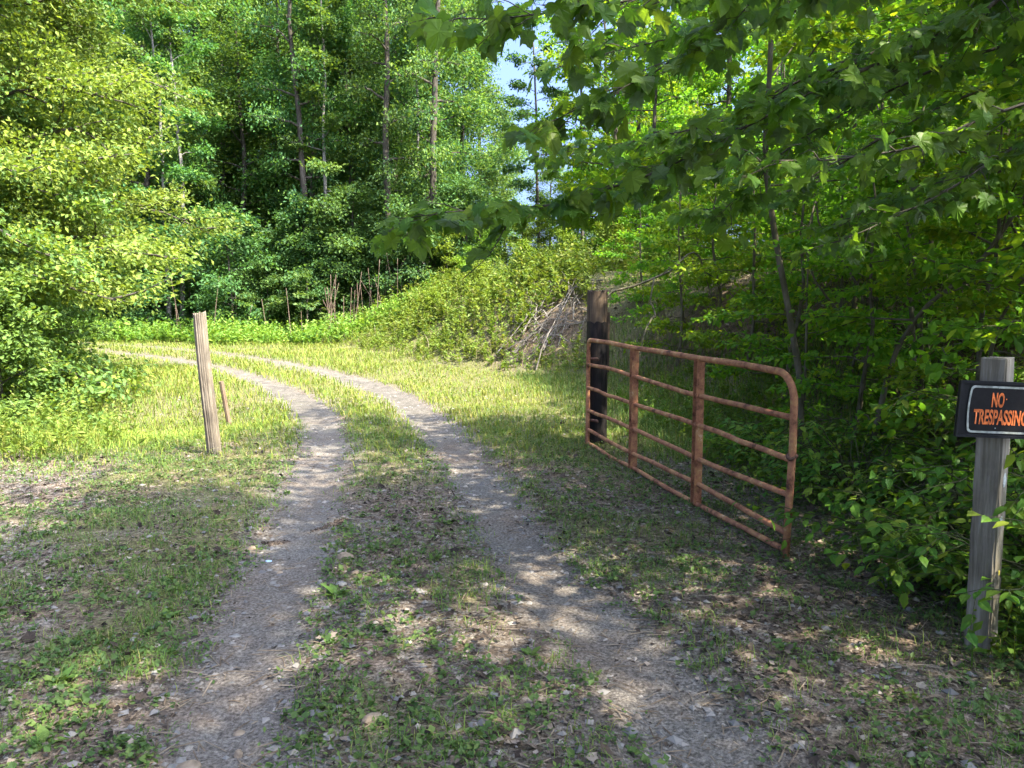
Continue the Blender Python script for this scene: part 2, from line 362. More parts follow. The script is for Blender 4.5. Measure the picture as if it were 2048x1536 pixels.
track_strip('wheel_track', RRUT, 0.235, 8, 'gravelly wheel track on the gate side of the drive')

# ------------------------------------------------------------------ plant builders
RHOMB = (np.array([(0, 0, 0), (-0.30, 0.45, 0.07), (0, 1, -0.06), (0.30, 0.45, 0.07)]), np.array([(0, 2, 1), (0, 3, 2)]))
HEXL = (np.array([(0, 0, 0), (-.27, .28, .05), (-.25, .68, .03), (0, 1, -.08), (.25, .68, .03), (.27, .28, .05)]), np.array([(0, 5, 1), (5, 4, 1), (4, 2, 1), (4, 3, 2)]))
OVATE = (np.array([(0, 0, 0), (0, .35, -.0), (0, .7, -.04), (0, 1, -.13), (-.24, .22, .06), (-.26, .55, .05), (.24, .22, .06), (.26, .55, .05)]),
         np.array([(0, 6, 1), (0, 1, 4), (1, 6, 7), (1, 7, 2), (1, 2, 5), (1, 5, 4), (2, 7, 3), (2, 3, 5)]))
def lobed(seed):
    r = rngf(seed)
    half = np.array([(0.10, -0.07), (0.27, -0.05), (0.44, 0.06), (0.58, 0.10), (0.47, 0.24), (0.52, 0.36), (0.62, 0.54), (0.45, 0.55), (0.33, 0.57), (0.27, 0.70), (0.20, 0.83), (0.09, 0.86)])
    half = half * (1 + r.normal(0, 0.09, half.shape)) * (r.uniform(0.8, 1.1), 1)
    out = np.vstack([[(0, 0)], half, [(0, 1.0)], half[::-1] * (-1, 1) * (1 + r.normal(0, 0.04, half.shape))])
    c = np.array([[0, 0.34]]); mid = [[0, 0.34]]
    V2 = np.vstack([c, out]); n = len(out)
    bend = r.uniform(0.2, 0.8); fold = r.uniform(-0.25, 0.45)
    z = -bend * (V2[:, 1] - 0.2) ** 2 * np.sign(V2[:, 1] - 0.2) + fold * np.abs(V2[:, 0]) - 0.35 * V2[:, 0] ** 2 + r.normal(0, 0.02, len(V2))
    Fc = np.array([(0, 1 + i, 1 + (i + 1) % n) for i in range(n)])
    return np.column_stack([V2, z]), Fc
LOBED_LOW = (np.array([(0, .34, 0), (0, 0, 0), (.44, .06, .04), (.45, .3, .05), (.58, .54, 0), (.28, .62, .03), (0, 1, -.12), (-.28, .62, .03), (-.58, .54, 0), (-.45, .3, .05), (-.44, .06, .04)]),
             np.array([(0, 1 + i, 1 + (i + 1) % 10) for i in range(10)]))

def place_leaves(pos, dirv, nrm, size, tmpl, rng, rnd=None, wid=None):
    T, Fc = tmpl; N = len(pos)
    d = norm(dirv); n = nrm - (nrm * d).sum(1, keepdims=True) * d; n = norm(n + 1e-6); s = np.cross(d, n)
    w = (np.ones(N) if wid is None else wid)[:, None, None]
    V = pos[:, None] + size[:, None, None] * (s[:, None] * T[None, :, 0:1] * w + d[:, None] * T[None, :, 1:2] + n[:, None] * T[None, :, 2:3])
    k = len(T); Fa = (Fc[None] + (np.arange(N) * k)[:, None, None]).reshape(-1, 3)
    r = rng.random(N) if rnd is None else rnd
    return V.reshape(-1, 3), Fa, np.repeat(r, k)

def blades(pos, h, w, rng, bend=0.5, rnd=None):
    N = len(pos); az = rng.uniform(0, 2 * np.pi, N); d = np.stack([np.cos(az), np.sin(az), 0 * az], 1); s = np.stack([-np.sin(az), np.cos(az), 0 * az], 1)
    b = rng.uniform(0.15, 1, N)[:, None] * bend; h = h[:, None]; w = w[:, None] * 0.5
    up = np.array([0, 0, 1.0])
    m = pos + up * h * 0.55 + d * h * b * 0.28; t = pos + up * h * (1 - 0.35 * b) + d * h * b
    V = np.stack([pos - s * w, pos + s * w, m - s * w * 0.8, m + s * w * 0.8, t], 1)
    Fa = (np.array([(0, 1, 3), (0, 3, 2), (2, 3, 4)])[None] + (np.arange(N) * 5)[:, None, None]).reshape(-1, 3)
    return V.reshape(-1, 3), Fa, np.repeat(rng.random(N) if rnd is None else rnd, 5)

def merge(parts):
    V = []; F = []; R = []; o = 0
    for v, f, r in parts: V.append(v); F.append(f + o); R.append(r); o += len(v)
    return np.concatenate(V), np.concatenate(F), np.concatenate(R)

def tubes(lines, sides=None):
    """lines: list of (pts, radii) -> V, quads"""
    V = []; F = []; o = 0; fixed = sides
    for P, R in lines:
        P = np.asarray(P, float); R = np.asarray(R, float); n = len(P); sides = fixed or (7 if R.max() > 0.05 else 5 if R.max() > 0.012 else 3)
        d = norm(np.gradient(P, axis=0)); ref = np.array([1.0, 0.13, 0.07]) if abs(norm(P[-1] - P[0])[2]) > 0.7 else np.array([0.05, 0.1, 1.0])
        a = norm(np.cross(d, ref)); b = np.cross(d, a); th = np.arange(sides) * 2 * np.pi / sides
        ring = P[:, None] + R[:, None, None] * (a[:, None] * np.cos(th)[None, :, None] + b[:, None] * np.sin(th)[None, :, None])
        V.append(ring.reshape(-1, 3)); I = o + np.arange(n * sides).reshape(n, sides); J = np.roll(I, -1, 1)
        F.append(np.stack([I[:-1], J[:-1], J[1:], I[1:]], -1).reshape(-1, 4)); o += n * sides
        V.append(P[[-1]] + d[[-1]] * R[-1] * 0.5); F.append(np.stack([I[-1], J[-1], np.full(sides, o), np.full(sides, o)], -1)[:, [0, 1, 2, 2]]); o += 1
    F4 = np.vstack(F); tri = F4[:, 2] == F4[:, 3]
    return np.concatenate(V), [F4[~tri], F4[tri][:, :3]]

def grow(seed, H, r0, base, R, nl, nleaf, ls, mat, bark='bark', prof=None, up=(0.15, 0.7), wander=0.02, lean=(0, 0), spread=0.28, flat=0.5, tmpl=RHOMB, extra=None, sub=6, droop=0.25, leafsub=0.35):
    """one tree or shrub: (wood mesh, crown mesh), base at the origin"""
    r = rngf(seed); n = 12; t = np.linspace(0, 1, n)
    w = np.cumsum(r.normal(0, wander * H / n * 2.2, (n, 2)), 0); w -= w[0]
    tr = np.column_stack([w[:, 0] + lean[0] * H * t ** 1.4, w[:, 1] + lean[1] * H * t ** 1.4, t * H - 0.15])
    rad = r0 * (1 - t) ** 0.75 + 0.008; rad[0] *= 1.35
    lines = [(tr, rad)]; seg = []
    prof = prof or (lambda q: np.sin(np.pi * np.clip(0.12 + 0.86 * q, 0, 1)) ** 0.75)
    specs = []
    for i in range(nl):
        q = (i + r.uniform(0.1, 0.9)) / nl; tt = base + (0.98 - base) * q
        specs.append((tt, i * 2.4 + r.normal(0, 0.4), R * prof(q) * r.uniform(0.65, 1.2), up[0] + (up[1] - up[0]) * q + r.normal(0, 0.12)))
    for e in (extra or []): specs.append(e)
    for tt, az, Ln, el in specs:
        p0 = np.array([np.interp(tt, t, tr[:, k]) for k in range(3)]); rb = max(0.006, np.interp(tt, t, rad) * 0.42)
        s = np.linspace(0, 1, 6)[:, None]; az2 = az + r.normal(0, 0.25) * s[:, 0]
        dh = np.stack([np.cos(az2), np.sin(az2)], 1)
        P = np.column_stack([p0[:2] + dh * Ln * s * math.cos(el), p0[2] + Ln * (math.sin(el) * s[:, 0] - droop * s[:, 0] ** 2)])
        P[1:] += r.normal(0, 0.025 * Ln, (5, 3)); lines.append((P, rb * (1 - 0.85 * s[:, 0])))
        seg.append((P[3], P[5], 0.6))
        for j in range(sub):
            sj = 0.25 + 0.72 * (j + r.random()) / sub; pj = np.array([np.interp(sj, s[:, 0], P[:, k]) for k in range(3)])
            a2 = az + (1 if j % 2 else -1) * r.uniform(0.5, 1.2); l2 = Ln * r.uniform(leafsub * 0.6, leafsub * 1.3) * (1.15 - 0.5 * sj); e2 = el * 0.4 + r.normal(0, 0.25)
            d2 = np.array([math.cos(a2) * math.cos(e2), math.sin(a2) * math.cos(e2), math.sin(e2)]); q1 = pj + d2 * l2
            pm = pj + d2 * l2 * 0.5 + r.normal(0, 0.04 * l2, 3)
            lines.append((np.array([pj, pm, q1]), np.array([rb * 0.4, rb * 0.28, 0.003]))); seg.append((pj + d2 * l2 * 0.25, q1, 1.0))
    lens = np.array([np.linalg.norm(b - a) * k + 0.12 for a, b, k in seg]); cnt = r.multinomial(nleaf, lens / lens.sum())
    A = np.repeat(np.array([a for a, b, k in seg]), cnt, 0); B = np.repeat(np.array([b for a, b, k in seg]), cnt, 0)
    u = r.random((nleaf, 1)); sp = spread * (0.5 + np.repeat(lens, cnt)[:, None] * 0.35)
    pos = A + (B - A) * u + r.normal(0, 1, (nleaf, 3)) * sp * np.array([1, 1, flat])
    out = norm(B - A + 1e-6); dirv = out * 0.7 + r.normal(0, 0.55, (nleaf, 3)) + np.array([0, 0, -0.25]); nr = np.array([0, 0, 1.0]) + r.normal(0, 0.5, (nleaf, 3))
    sz = ls * r.uniform(0.55, 1.35, nleaf)
    clump = np.repeat(r.random(len(seg)), cnt)
    V, Fc, rn = place_leaves(pos, dirv, nr, sz, tmpl, r, rnd=np.clip(0.55 * r.random(nleaf) + 0.45 * clump, 0, 0.999))
    tv, tf = tubes(lines)
    return mk_mesh('trunk', tv, tf, M[bark], None, True), mk_mesh('crown', V, Fc, M[mat], {'rnd': rn})

def plant(name, meshes, x, y, label, cat, group=None, sc=1.0, rz=0.0, z=None, sxy=None, parts=('trunk', 'crown')):
    e = empty(name, (x, y, gz(x, y) if z is None else z), label, cat, group)
    e.scale = (sxy or sc, sxy or sc, sc); e.rotation_euler = (0, 0, rz)
    for nm, me in zip(parts, meshes): link(nm, me, e)
    return e

# ------------------------------------------------------------------ gate
def tube_obj(name, P, R, mat, parent, sides=12):
    v, f = tubes([(P, np.full(len(P), R) if np.isscalar(R) else R)], sides); o = link(name, mk_mesh(name, v, f, M[mat], None, True), parent); return o

def box_mesh(name, size, mat, bevel=0.0, off=(0, 0, 0)):
    import bmesh
    bm = bmesh.new(); bmesh.ops.create_cube(bm, size=1)
    for v in bm.verts: v.co = Vector((v.co.x * size[0] + off[0], v.co.y * size[1] + off[1], v.co.z * size[2] + off[2]))
    if bevel: bmesh.ops.bevel(bm, geom=bm.edges[:], offset=bevel, segments=2, affect='EDGES')
    me = bpy.data.meshes.new(name); bm.to_mesh(me); bm.free(); me.materials.append(M[mat]); return me

GA = np.array([0.884, 8.946]); GB = np.array([1.815, 4.942]); GL = float(np.linalg.norm(GB - GA)); gd = (GB - GA) / GL
gate = empty('farm_gate', (GA[0], GA[1], gz(*GA)), 'rusty red six-bar tubular farm gate standing open beside the drive', 'gate')
gate.rotation_euler = (0, 0, math.atan2(gd[1], gd[0]))
drop = gz(*GB) - gz(*GA)
def arc(c, r, a0, a1, n=7): return [(c[0] + r * math.cos(a), 0, c[1] + r * math.sin(a)) for a in np.linspace(a0, a1, n)]
hp = math.pi / 2
rg = rngf(4)
fr = [(0, 0, 0.02), (0, 0, 0.5), (0.0, 0, 1.10)] + arc((0.075, 1.165), 0.075, math.pi, hp, 6)[1:] + [(0.7, 0.004, 1.244), (1.4, -0.003, 1.232), (2.1, -0.004, 1.236), (2.77, 0.003, 1.23), (3.4, 0.0, 1.238)] + \
     arc((GL - 0.19, 1.04), 0.19, hp, 0, 8) + [(GL + 0.004, 0.0, 0.75), (GL - 0.012, 0, 0.4), (GL - 0.03, 0.0, -0.02 + drop)]
gfr = tube_obj('outer_frame', fr, 0.0245, 'rust', gate, 14)
for z0, z1, sag in ((0.955, 0.935, 0.012), (0.69, 0.675, -0.01), (0.42, 0.425, 0.012), (0.195, 0.185, -0.012)):
    u = np.linspace(0, 1, 14); P = np.stack([u * (GL - 0.02), 0.006 * np.sin(u * 9 + z0 * 7), z0 + (z1 - z0) * u + sag * np.sin(u * 7) + rg.normal(0, 0.003, 14)], 1)
    tube_obj('rail', P, 0.0205, 'rust', gate)
u = np.linspace(0, 1, 18); P = np.stack([u * (GL - 0.03), 0 * u, 0.035 - 0.03 * np.exp(-((u - 0.2) / 0.1) ** 2) + 0.012 * np.sin(u * 8) + drop * u], 1)
tag(tube_obj('rail', P, 0.0205, 'rust', gate), 'bent bottom rail')
for t in (0.34, 0.676):
    # folded channel: web behind the rails, two lips toward the drive
    w, dp, th = 0.062, 0.034, 0.004; h = 1.2; x = t * GL
    prof = [(-w / 2, -dp), (-w / 2, dp), (w / 2, dp), (w / 2, -dp), (w / 2 - th, -dp), (w / 2 - th, dp - th), (-w / 2 + th, dp - th), (-w / 2 + th, -dp)]
    n = len(prof); zs = np.linspace(0.03, 1.228, 2); V = np.array([(x + a, b, z) for z in zs for a, b in prof])
    Fq = [(i, (i + 1) % n, n + (i + 1) % n, n + i) for i in range(n)]
    ends = []
    for o_, flip in ((0, 1), (n, 0)):
        for q in ((0, 1, 6, 7), (1, 2, 5, 6), (2, 3, 4, 5)):
            ends.append(tuple(o_ + k for k in (q if not flip else q[::-1])))
    V[:, 1] *= -1 if False else 1
    o = link('brace', mk_mesh('brace', V, np.array(Fq + ends), M['rust']), gate)
for z in (0.30, 1.02):
    P = [(-0.02, 0.0, z), (0.0, 0.05, z), (0.05, 0.09, z), (0.12, 0.075, z)]
    tube_obj('hinge_pin', P, 0.018, 'steel', gfr, 8)
# latch ring on the free end
P = [(GL + 0.02 * math.cos(a), 0.03 * math.sin(a), 0.69 + 0.012 * math.sin(2 * a)) for a in np.linspace(0, 2 * math.pi, 14)]
tube_obj('latch_chain', P, 0.013, 'steel', gfr, 6)

# ------------------------------------------------------------------ posts
def post_mesh(name, H, r0, r1, sides, rings, groove, rough, seed, mat, top=0.0, lump=0.0):
    rr = rngf(seed); th = np.arange(sides) * 2 * np.pi / sides; t = np.linspace(0, 1, rings)
    g = rr.normal(0, groove, sides); bow = lump * np.sin(t * 5 + 1)
    R = (r0 + (r1 - r0) * t)[:, None] * (1 + g[None] + rr.normal(0, rough, (rings, sides)) + lump * 0.6 * np.sin(t[:, None] * 6 + th[None]))
    zt = np.repeat((t * (H + 0.25) - 0.25)[:, None], sides, 1); zt[-1] += rr.normal(0, top, sides); zt[-2] = np.minimum(zt[-2], zt[-1] - 0.005)
    V = np.stack([R * np.cos(th) + bow[:, None] * r0, R * np.sin(th), zt], -1).reshape(-1, 3); I = np.arange(rings * sides).reshape(rings, sides); J = np.roll(I, -1, 1)
    Fq = np.stack([I[:-1], J[:-1], J[1:], I[1:]], -1).reshape(-1, 4)
    V = np.vstack([V, [[bow[-1] * r0, 0, H - top * 1.2]]]); Ft = np.array([(I[-1, i], I[-1, (i + 1) % sides], len(V) - 1) for i in range(sides)])
    return mk_mesh(name, V, [Fq, Ft], M[mat], None, False)

p = link('leaning_post', post_mesh('leaning_post', 1.55, 0.078, 0.068, 40, 34, 0.065, 0.016, 5, 'weathered', 0.014, 0.06))
p.location = (-3.32, 8.5, gz(-3.32, 8.5)); p.rotation_euler = (0.03, -0.055, 0.4)
tag(p, 'tall weathered grey wooden post leaning in the sunlit grass beside the drive', 'post')
p = link('short_stake', post_mesh('short_stake', 0.68, 0.036, 0.033, 8, 8, 0.10, 0.01, 9, 'stake', 0.006))
p.location = (-4.165, 11.3, gz(-4.165, 11.3)); p.rotation_euler = (0.02, -0.13, 0.2)
tag(p, 'short thin brown stake leaning behind the weathered post', 'post')

bp_ = empty('gate_post', (1.0, 9.1, gz(1.0, 9.1)), 'thick dark post with a black wrap at the hinged end of the red gate', 'post')
link('shaft', post_mesh('shaft', 1.80, 0.122, 0.118, 32, 16, 0.02, 0.006, 12, 'postwood', 0.008), bp_)
v = post_mesh('wrap', 1.44, 0.128, 0.1255, 32, 14, 0.012, 0.004, 14, 'tar', 0.008); o = link('wrap', v, bp_); o['label'] = 'black tarred wrap around the lower post'
link('splinter_strip', box_mesh('splinter_strip', (0.05, 0.012, 0.7), 'postwood', 0.004, (0.115, -0.045, 1.2)), bp_)

sp_ = empty('sign_post', (2.285, 3.62, gz(2.285, 3.62)), 'square grey wooden post with lichen carrying the no trespassing sign', 'post')
import bmesh
def square_post(H, w, seed):
    rr = rngf(seed); bm = bmesh.new(); bmesh.ops.create_cube(bm, size=1)
    for v_ in bm.verts: v_.co = Vector((v_.co.x * w, v_.co.y * w, (v_.co.z + 0.5) * (H + 0.2) - 0.2))
    bmesh.ops.bevel(bm, geom=[e for e in bm.edges if abs(e.verts[0].co.z - e.verts[1].co.z) > 0.5], offset=0.008, segments=2, affect='EDGES')
    for i in range(18): bmesh.ops.bisect_plane(bm, geom=bm.verts[:] + bm.edges[:] + bm.faces[:], plane_co=(0, 0, -0.15 + i * H / 17.5), plane_no=(0, 0, 1))
    for v_ in bm.verts: v_.co += Vector((rr.normal(0, 0.0014), rr.normal(0, 0.0014), rr.normal(0, 0.004) if v_.co.z > H - 0.01 else 0))
    me = bpy.data.meshes.new('shaft'); bm.to_mesh(me); bm.free(); me.materials.append(M['oldwood']); return me
link('shaft', square_post(1.43, 0.112, 2), sp_)
sp_.rotation_euler = (0.0, -0.022, math.radians(41))
def blob_mesh(name, seed, sx, sy, sz, mat, sub=2, rough=0.18):
    rr = rngf(seed); bm = bmesh.new(); bmesh.ops.create_icosphere(bm, subdivisions=sub, radius=1)
    ph = rr.uniform(0, 6, 3); fq = rr.uniform(1.5, 3, 3)
    for v_ in bm.verts:
        k = 1 + rough * (math.sin(v_.co.x * fq[0] + ph[0]) + math.sin(v_.co.y * fq[1] + ph[1]) + math.sin(v_.co.z * fq[2] + ph[2])) * 0.6 + rr.normal(0, rough * 0.25)
        v_.co = Vector((v_.co.x * sx * k, v_.co.y * sy * k, v_.co.z * sz * k))
    me = bpy.data.meshes.new(name); bm.to_mesh(me); bm.free(); me.materials.append(M[mat]); return me
M['lichen'] = plain_mat('pale_lichen', (0.34, 0.37, 0.36), 0.95, 0.25, 80); M['ylichen'] = plain_mat('yellow_lichen', (0.50, 0.42, 0.06), 0.95, 0.2, 80)
for nm, a, zz, s1, s2, mt, lb in (('lichen_patch', 0.012, 0.86, 0.018, 0.032, 'lichen', 'pale grey lichen patch'), ('lichen_patch', 0.02, 0.92, 0.008, 0.014, 'lichen', None), ('lichen_patch', 0.012, 0.40, 0.011, 0.016, 'ylichen', 'bright yellow lichen patch'), ('lichen_patch', -0.01, 0.66, 0.014, 0.03, 'lichen', None)):
    o = link(nm, blob_mesh(nm, int(zz * 100), s1, 0.003, s2, mt, 2, 0.3), sp_); o.location = (a, -0.0565, zz)
    if lb: o['label'] = lb

# ------------------------------------------------------------------ sign
sg = empty('warning_sign', (2.222, 3.50, 1.198), 'black and orange NO TRESPASSING sign fixed to the square grey post', 'sign')
sg.rotation_euler = (0.0, math.radians(2.6), math.radians(2))
bb = link('backing_board', box_mesh('backing_board', (0.40, 0.012, 0.258), 'black', 0.003), sg)
fr_bm = bmesh.new()
for sx, sz_, px_, pz_ in ((0.40, 0.012, 0, 0.123), (0.40, 0.012, 0, -0.123), (0.012, 0.234, -0.194, 0), (0.012, 0.234, 0.194, 0)):
    m4 = Matrix.Translation((px_, -0.0125, pz_)) @ Matrix.Diagonal((sx, 0.007, sz_, 1)); bmesh.ops.create_cube(fr_bm, size=1, matrix=m4)
me = bpy.data.meshes.new('raised_rim'); fr_bm.to_mesh(me); fr_bm.free(); me.materials.append(M['black']); link('raised_rim', me, bb)
def sign_outline(hw, hh, r, bow):
    pts = []
    for cx, cz, a0 in ((hw - r, hh - r, 0), (-hw + r, hh - r, hp), (-hw + r, -hh + r, math.pi), (hw - r, -hh + r, 1.5 * math.pi)):
        for a in np.linspace(a0, a0 + hp, 6): pts.append((cx + r * math.cos(a), cz + r * math.sin(a)))
        if a0 in (hp, 1.5 * math.pi):
            s_ = -1 if a0 == hp else 1
            for q in (0.7, 0.35, 0, -0.35, -0.7): pts.append((s_ * (hw + bow * (1 - q * q)), (q if s_ < 0 else -q) * (hh - r)))
    return np.array(pts)
def sheet(pts, y0, name, mat, inner=None):
    n = len(pts)
    if inner is None:
        V = [(a, y0, b) for a, b in pts] + [(0, y0, 0)]; Fc = np.array([(i, n, (i + 1) % n) for i in range(n)])
    else:
        V = [(a, y0, b) for a, b in pts] + [(a, y0, b) for a, b in inner]; Fc = np.array([(i, n + i, n + (i + 1) % n, (i + 1) % n) for i in range(n)])
    return mk_mesh(name, V, Fc, M[mat])
O1 = sign_outline(0.150, 0.108, 0.02, 0.006); O2 = sign_outline(0.1415, 0.0985, 0.017, 0.006)
ps = link('printed_sheet', sheet(O1, -0.0105, 'printed_sheet', 'signblack'), sg)
link('white_border', sheet(O1, -0.0118, 'white_border', 'white', O2), ps)
def lettering(txt, width, height, cx, cz, bold=0.02):
    c = bpy.data.curves.new('lettering', 'FONT'); c.body = txt; c.align_x = 'CENTER'; c.align_y = 'CENTER'; c.offset = bold; c.extrude = 0.0
    t = bpy.data.objects.new('lettering', c); COL.objects.link(t); bpy.context.view_layer.update()
    me = bpy.data.meshes.new_from_object(t.evaluated_get(bpy.context.evaluated_depsgraph_get())); bpy.data.objects.remove(t); bpy.data.curves.remove(c)
    co = np.array([v_.co for v_ in me.vertices]); lo = co.min(0); hi = co.max(0)
    for v_ in me.vertices:
        v_.co = Vector(((v_.co.x - (lo[0] + hi[0]) / 2) / (hi[0] - lo[0]) * width + cx, -0.0125, (v_.co.y - (lo[1] + hi[1]) / 2) / (hi[1] - lo[1]) * height + cz))
    me.materials.clear(); me.materials.append(M['orange']); me.name = 'lettering'; return me
link('lettering', lettering('NO', 0.058, 0.068, -0.018, 0.045, 0.03), ps)
link('lettering', lettering('TRESPASSING', 0.252, 0.07, 0.0, -0.034, 0.028), ps)
link('small_print', lettering('.', 0.005, 0.006, 0.02, 0.05, 0.0), ps)
for zz, xx in ((-0.084, -0.018), (0.1, -0.02)):
    o = link('nail_head', blob_mesh('nail_head', 7, 0.0035, 0.003, 0.0035, 'white', 1, 0.05), sg); o.location = (xx, -0.0125, zz)

# ------------------------------------------------------------------ trees: far woods
forest_vars = [grow(100 + i, 18.0, 0.16, (0.05, 0.10, 0.14, 0.07)[i], (2.9, 2.6, 3.1, 2.5)[i], 38, 27000, 0.155, 'forest', 'bark', up=(0.1, 1.0), wander=0.02, spread=0.46, flat=0.85, sub=7, droop=0.35, prof=lambda q: 0.75 + 0.35 * np.sin(np.pi * q) - 0.55 * q ** 3) for i in range(4)]
thin_vars = [grow(120 + i, 15.0, 0.085, 0.22, 1.8, 26, 9000, 0.15, 'forest', 'palebark' if i else 'bark', up=(0.1, 1.0), wander=0.02, spread=0.25, sub=5) for i in range(3)]
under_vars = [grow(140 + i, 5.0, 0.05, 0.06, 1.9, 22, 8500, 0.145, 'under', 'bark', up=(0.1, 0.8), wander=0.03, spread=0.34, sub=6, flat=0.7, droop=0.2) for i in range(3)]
rf = rngf(77)
GF = 'broadleaf trees of the woods behind the meadow'
k = 0
special = {(-9.4, 36.0): 'tall dark-trunked tree rising highest left of the pale thin trunk in the woods',
           (-5.4, 35.0): 'forked dark-trunked tree at the middle of the woods edge behind the weeds',
           (-3.5, 34.5): 'dark upright tree at the edge of the woods beside the patch of open sky'}
trunky = [grow(130 + i, 19.0, 0.19, 0.22, 2.6, 26, 11000, 0.155, 'forest', 'bark', up=(0.1, 1.0), wander=0.03, spread=0.4, flat=0.8, sub=6, droop=0.3) for i in range(2)]
for (x, y), lb in special.items():
    y -= 2.2
    plant('woodland_tree', trunky[k % 2], x * 0.94, y, lb, 'tree', GF, sc=1.08 + 0.05 * k, rz=k * 1.7, sxy=0.85); k += 1
for x, y, lb in ((-8.1, 34.0, 'thin white-barked tree standing at the front of the dark woods'), (-4.1, 36.5, 'slim pale-barked tree between two dark trunks in the woods'),
                 (-14.7, 33.2, 'slender pale twin trunk nearest the leafy tree at the woods edge'), (-14.2, 33.6, 'slender pale trunk just beside its leaning twin at the woods edge'),
                 (1.3, 42, 'thin sparse tree standing in the open patch of sky'), (3.5, 40, 'pine-like reddish trunk seen through leaves beyond the gate post')):
    plant('slender_tree', thin_vars[1 + k % 2] if 'pale' in lb or 'white' in lb else thin_vars[0], x, y, lb, 'tree', 'slender trees of the woods', sc=1.1, rz=k); k += 1
for row, (d, sp, hh) in enumerate(((36.5, 3.1, 1.0), (40.5, 3.3, 1.08), (45.5, 3.6, 1.15), (52, 4.0, 1.25))):
    x = -0.78 * d; k_ = 0
    while x < -0.055 * d:
        xx = x + rf.normal(0, 0.5); yy = d + rf.normal(0, 0.8) + 0.0 * x
        plant('woodland_tree', forest_vars[rf.integers(4)], xx, yy, ordw(k_) + ' from the left in the ' + ('front', 'second', 'third', 'rear')[row] + ' row of broadleaf trees behind the meadow', 'tree', GF, sc=hh * rf.uniform(0.88, 1.15), rz=rf.uniform(0, 6.28), sxy=rf.uniform(0.85, 1.1))
        x += sp; k_ += 1
# far trees closing the low horizon
for i in range(26):
    x = -52 + i * 4.2 + rf.normal(0, 0.8); y = 72 + rf.normal(0, 3)
    plant('distant_tree', forest_vars[rf.integers(4)], x, y, ordw(i) + ' from the left of the distant trees at the very back of the woods', 'tree', 'distant trees behind the woods', sc=rf.uniform(0.72, 0.85) if -6 < x < 8 else rf.uniform(0.8, 1.0), rz=rf.uniform(0, 6.28), sxy=0.95)
for i in range(15):
    x = -46 + i * 3.1 + rf.normal(0, 0.6); y = 60 + rf.normal(0, 1.5)
    plant('distant_tree', forest_vars[rf.integers(4)], x, y, ordw(i) + ' from the left of the tall distant trees deep inside the woods', 'tree', 'distant trees deep in the woods', sc=rf.uniform(1.25, 1.5), rz=rf.uniform(0, 6.28), sxy=1.25)
for i in range(17):
    x = 9 + i * 3.4 + rf.normal(0, 0.8); y = 47 - 0.25 * i + rf.normal(0, 2)
    plant('distant_tree', forest_vars[rf.integers(4)], x, y, ordw(i) + ' from the gate post of the distant trees high on the slope', 'tree', 'distant trees up the slope', sc=rf.uniform(0.7, 0.95), rz=rf.uniform(0, 6.28), sxy=1.0)
# understory along the woods edge
for i in range(26):
    x = -24 + i * 0.9 + rf.normal(0, 0.3); y = 33.2 + rf.normal(0, 0.7) + (1.5 if x < -12 else 0)
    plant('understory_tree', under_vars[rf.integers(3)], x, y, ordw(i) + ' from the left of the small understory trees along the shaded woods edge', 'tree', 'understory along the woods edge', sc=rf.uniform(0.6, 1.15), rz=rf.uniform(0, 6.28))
dog = grow(151, 3.0, 0.035, 0.45, 2.0, 12, 2600, 0.15, 'forest', 'bark', up=(0.0, 0.25), spread=0.16, flat=0.2, droop=0.1, prof=lambda q: 1.0 - 0.6 * q)
plant('layered_sapling', dog, -8.3, 31.6, 'small sapling with flat bright layers of leaves before the dark woods', 'tree', sc=0.95)
plant('layered_sapling', dog, -11.4, 32.2, 'pale flat-topped sapling left of the white-barked thin tree', 'tree', sc=0.85, rz=2.0)

# gap and slope beyond the bank: low sunlit trees
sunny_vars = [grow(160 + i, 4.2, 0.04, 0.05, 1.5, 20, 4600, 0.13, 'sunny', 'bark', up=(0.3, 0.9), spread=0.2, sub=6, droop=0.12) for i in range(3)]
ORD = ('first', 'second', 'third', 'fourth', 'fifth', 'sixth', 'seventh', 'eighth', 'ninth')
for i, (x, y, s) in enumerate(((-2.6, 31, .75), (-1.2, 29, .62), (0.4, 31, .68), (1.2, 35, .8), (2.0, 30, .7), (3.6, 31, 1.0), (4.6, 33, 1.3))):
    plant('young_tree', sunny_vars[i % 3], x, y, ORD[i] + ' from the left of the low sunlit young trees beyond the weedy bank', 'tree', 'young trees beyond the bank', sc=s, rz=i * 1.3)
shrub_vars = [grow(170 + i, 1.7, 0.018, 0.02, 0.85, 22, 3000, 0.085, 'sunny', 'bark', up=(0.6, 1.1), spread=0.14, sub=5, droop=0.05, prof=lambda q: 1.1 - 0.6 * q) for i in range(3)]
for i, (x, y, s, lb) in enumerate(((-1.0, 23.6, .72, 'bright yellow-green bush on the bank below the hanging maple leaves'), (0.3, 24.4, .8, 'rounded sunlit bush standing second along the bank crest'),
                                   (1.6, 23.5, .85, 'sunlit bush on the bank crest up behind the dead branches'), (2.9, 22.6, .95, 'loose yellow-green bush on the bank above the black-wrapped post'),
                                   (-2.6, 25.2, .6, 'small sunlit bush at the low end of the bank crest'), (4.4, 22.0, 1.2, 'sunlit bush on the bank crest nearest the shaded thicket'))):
    plant('bank_bush', shrub_vars[i % 3], x, y, lb, 'bush', 'sunlit bushes on the bank', sc=s, rz=i * 2.1, parts=('stems', 'foliage'))

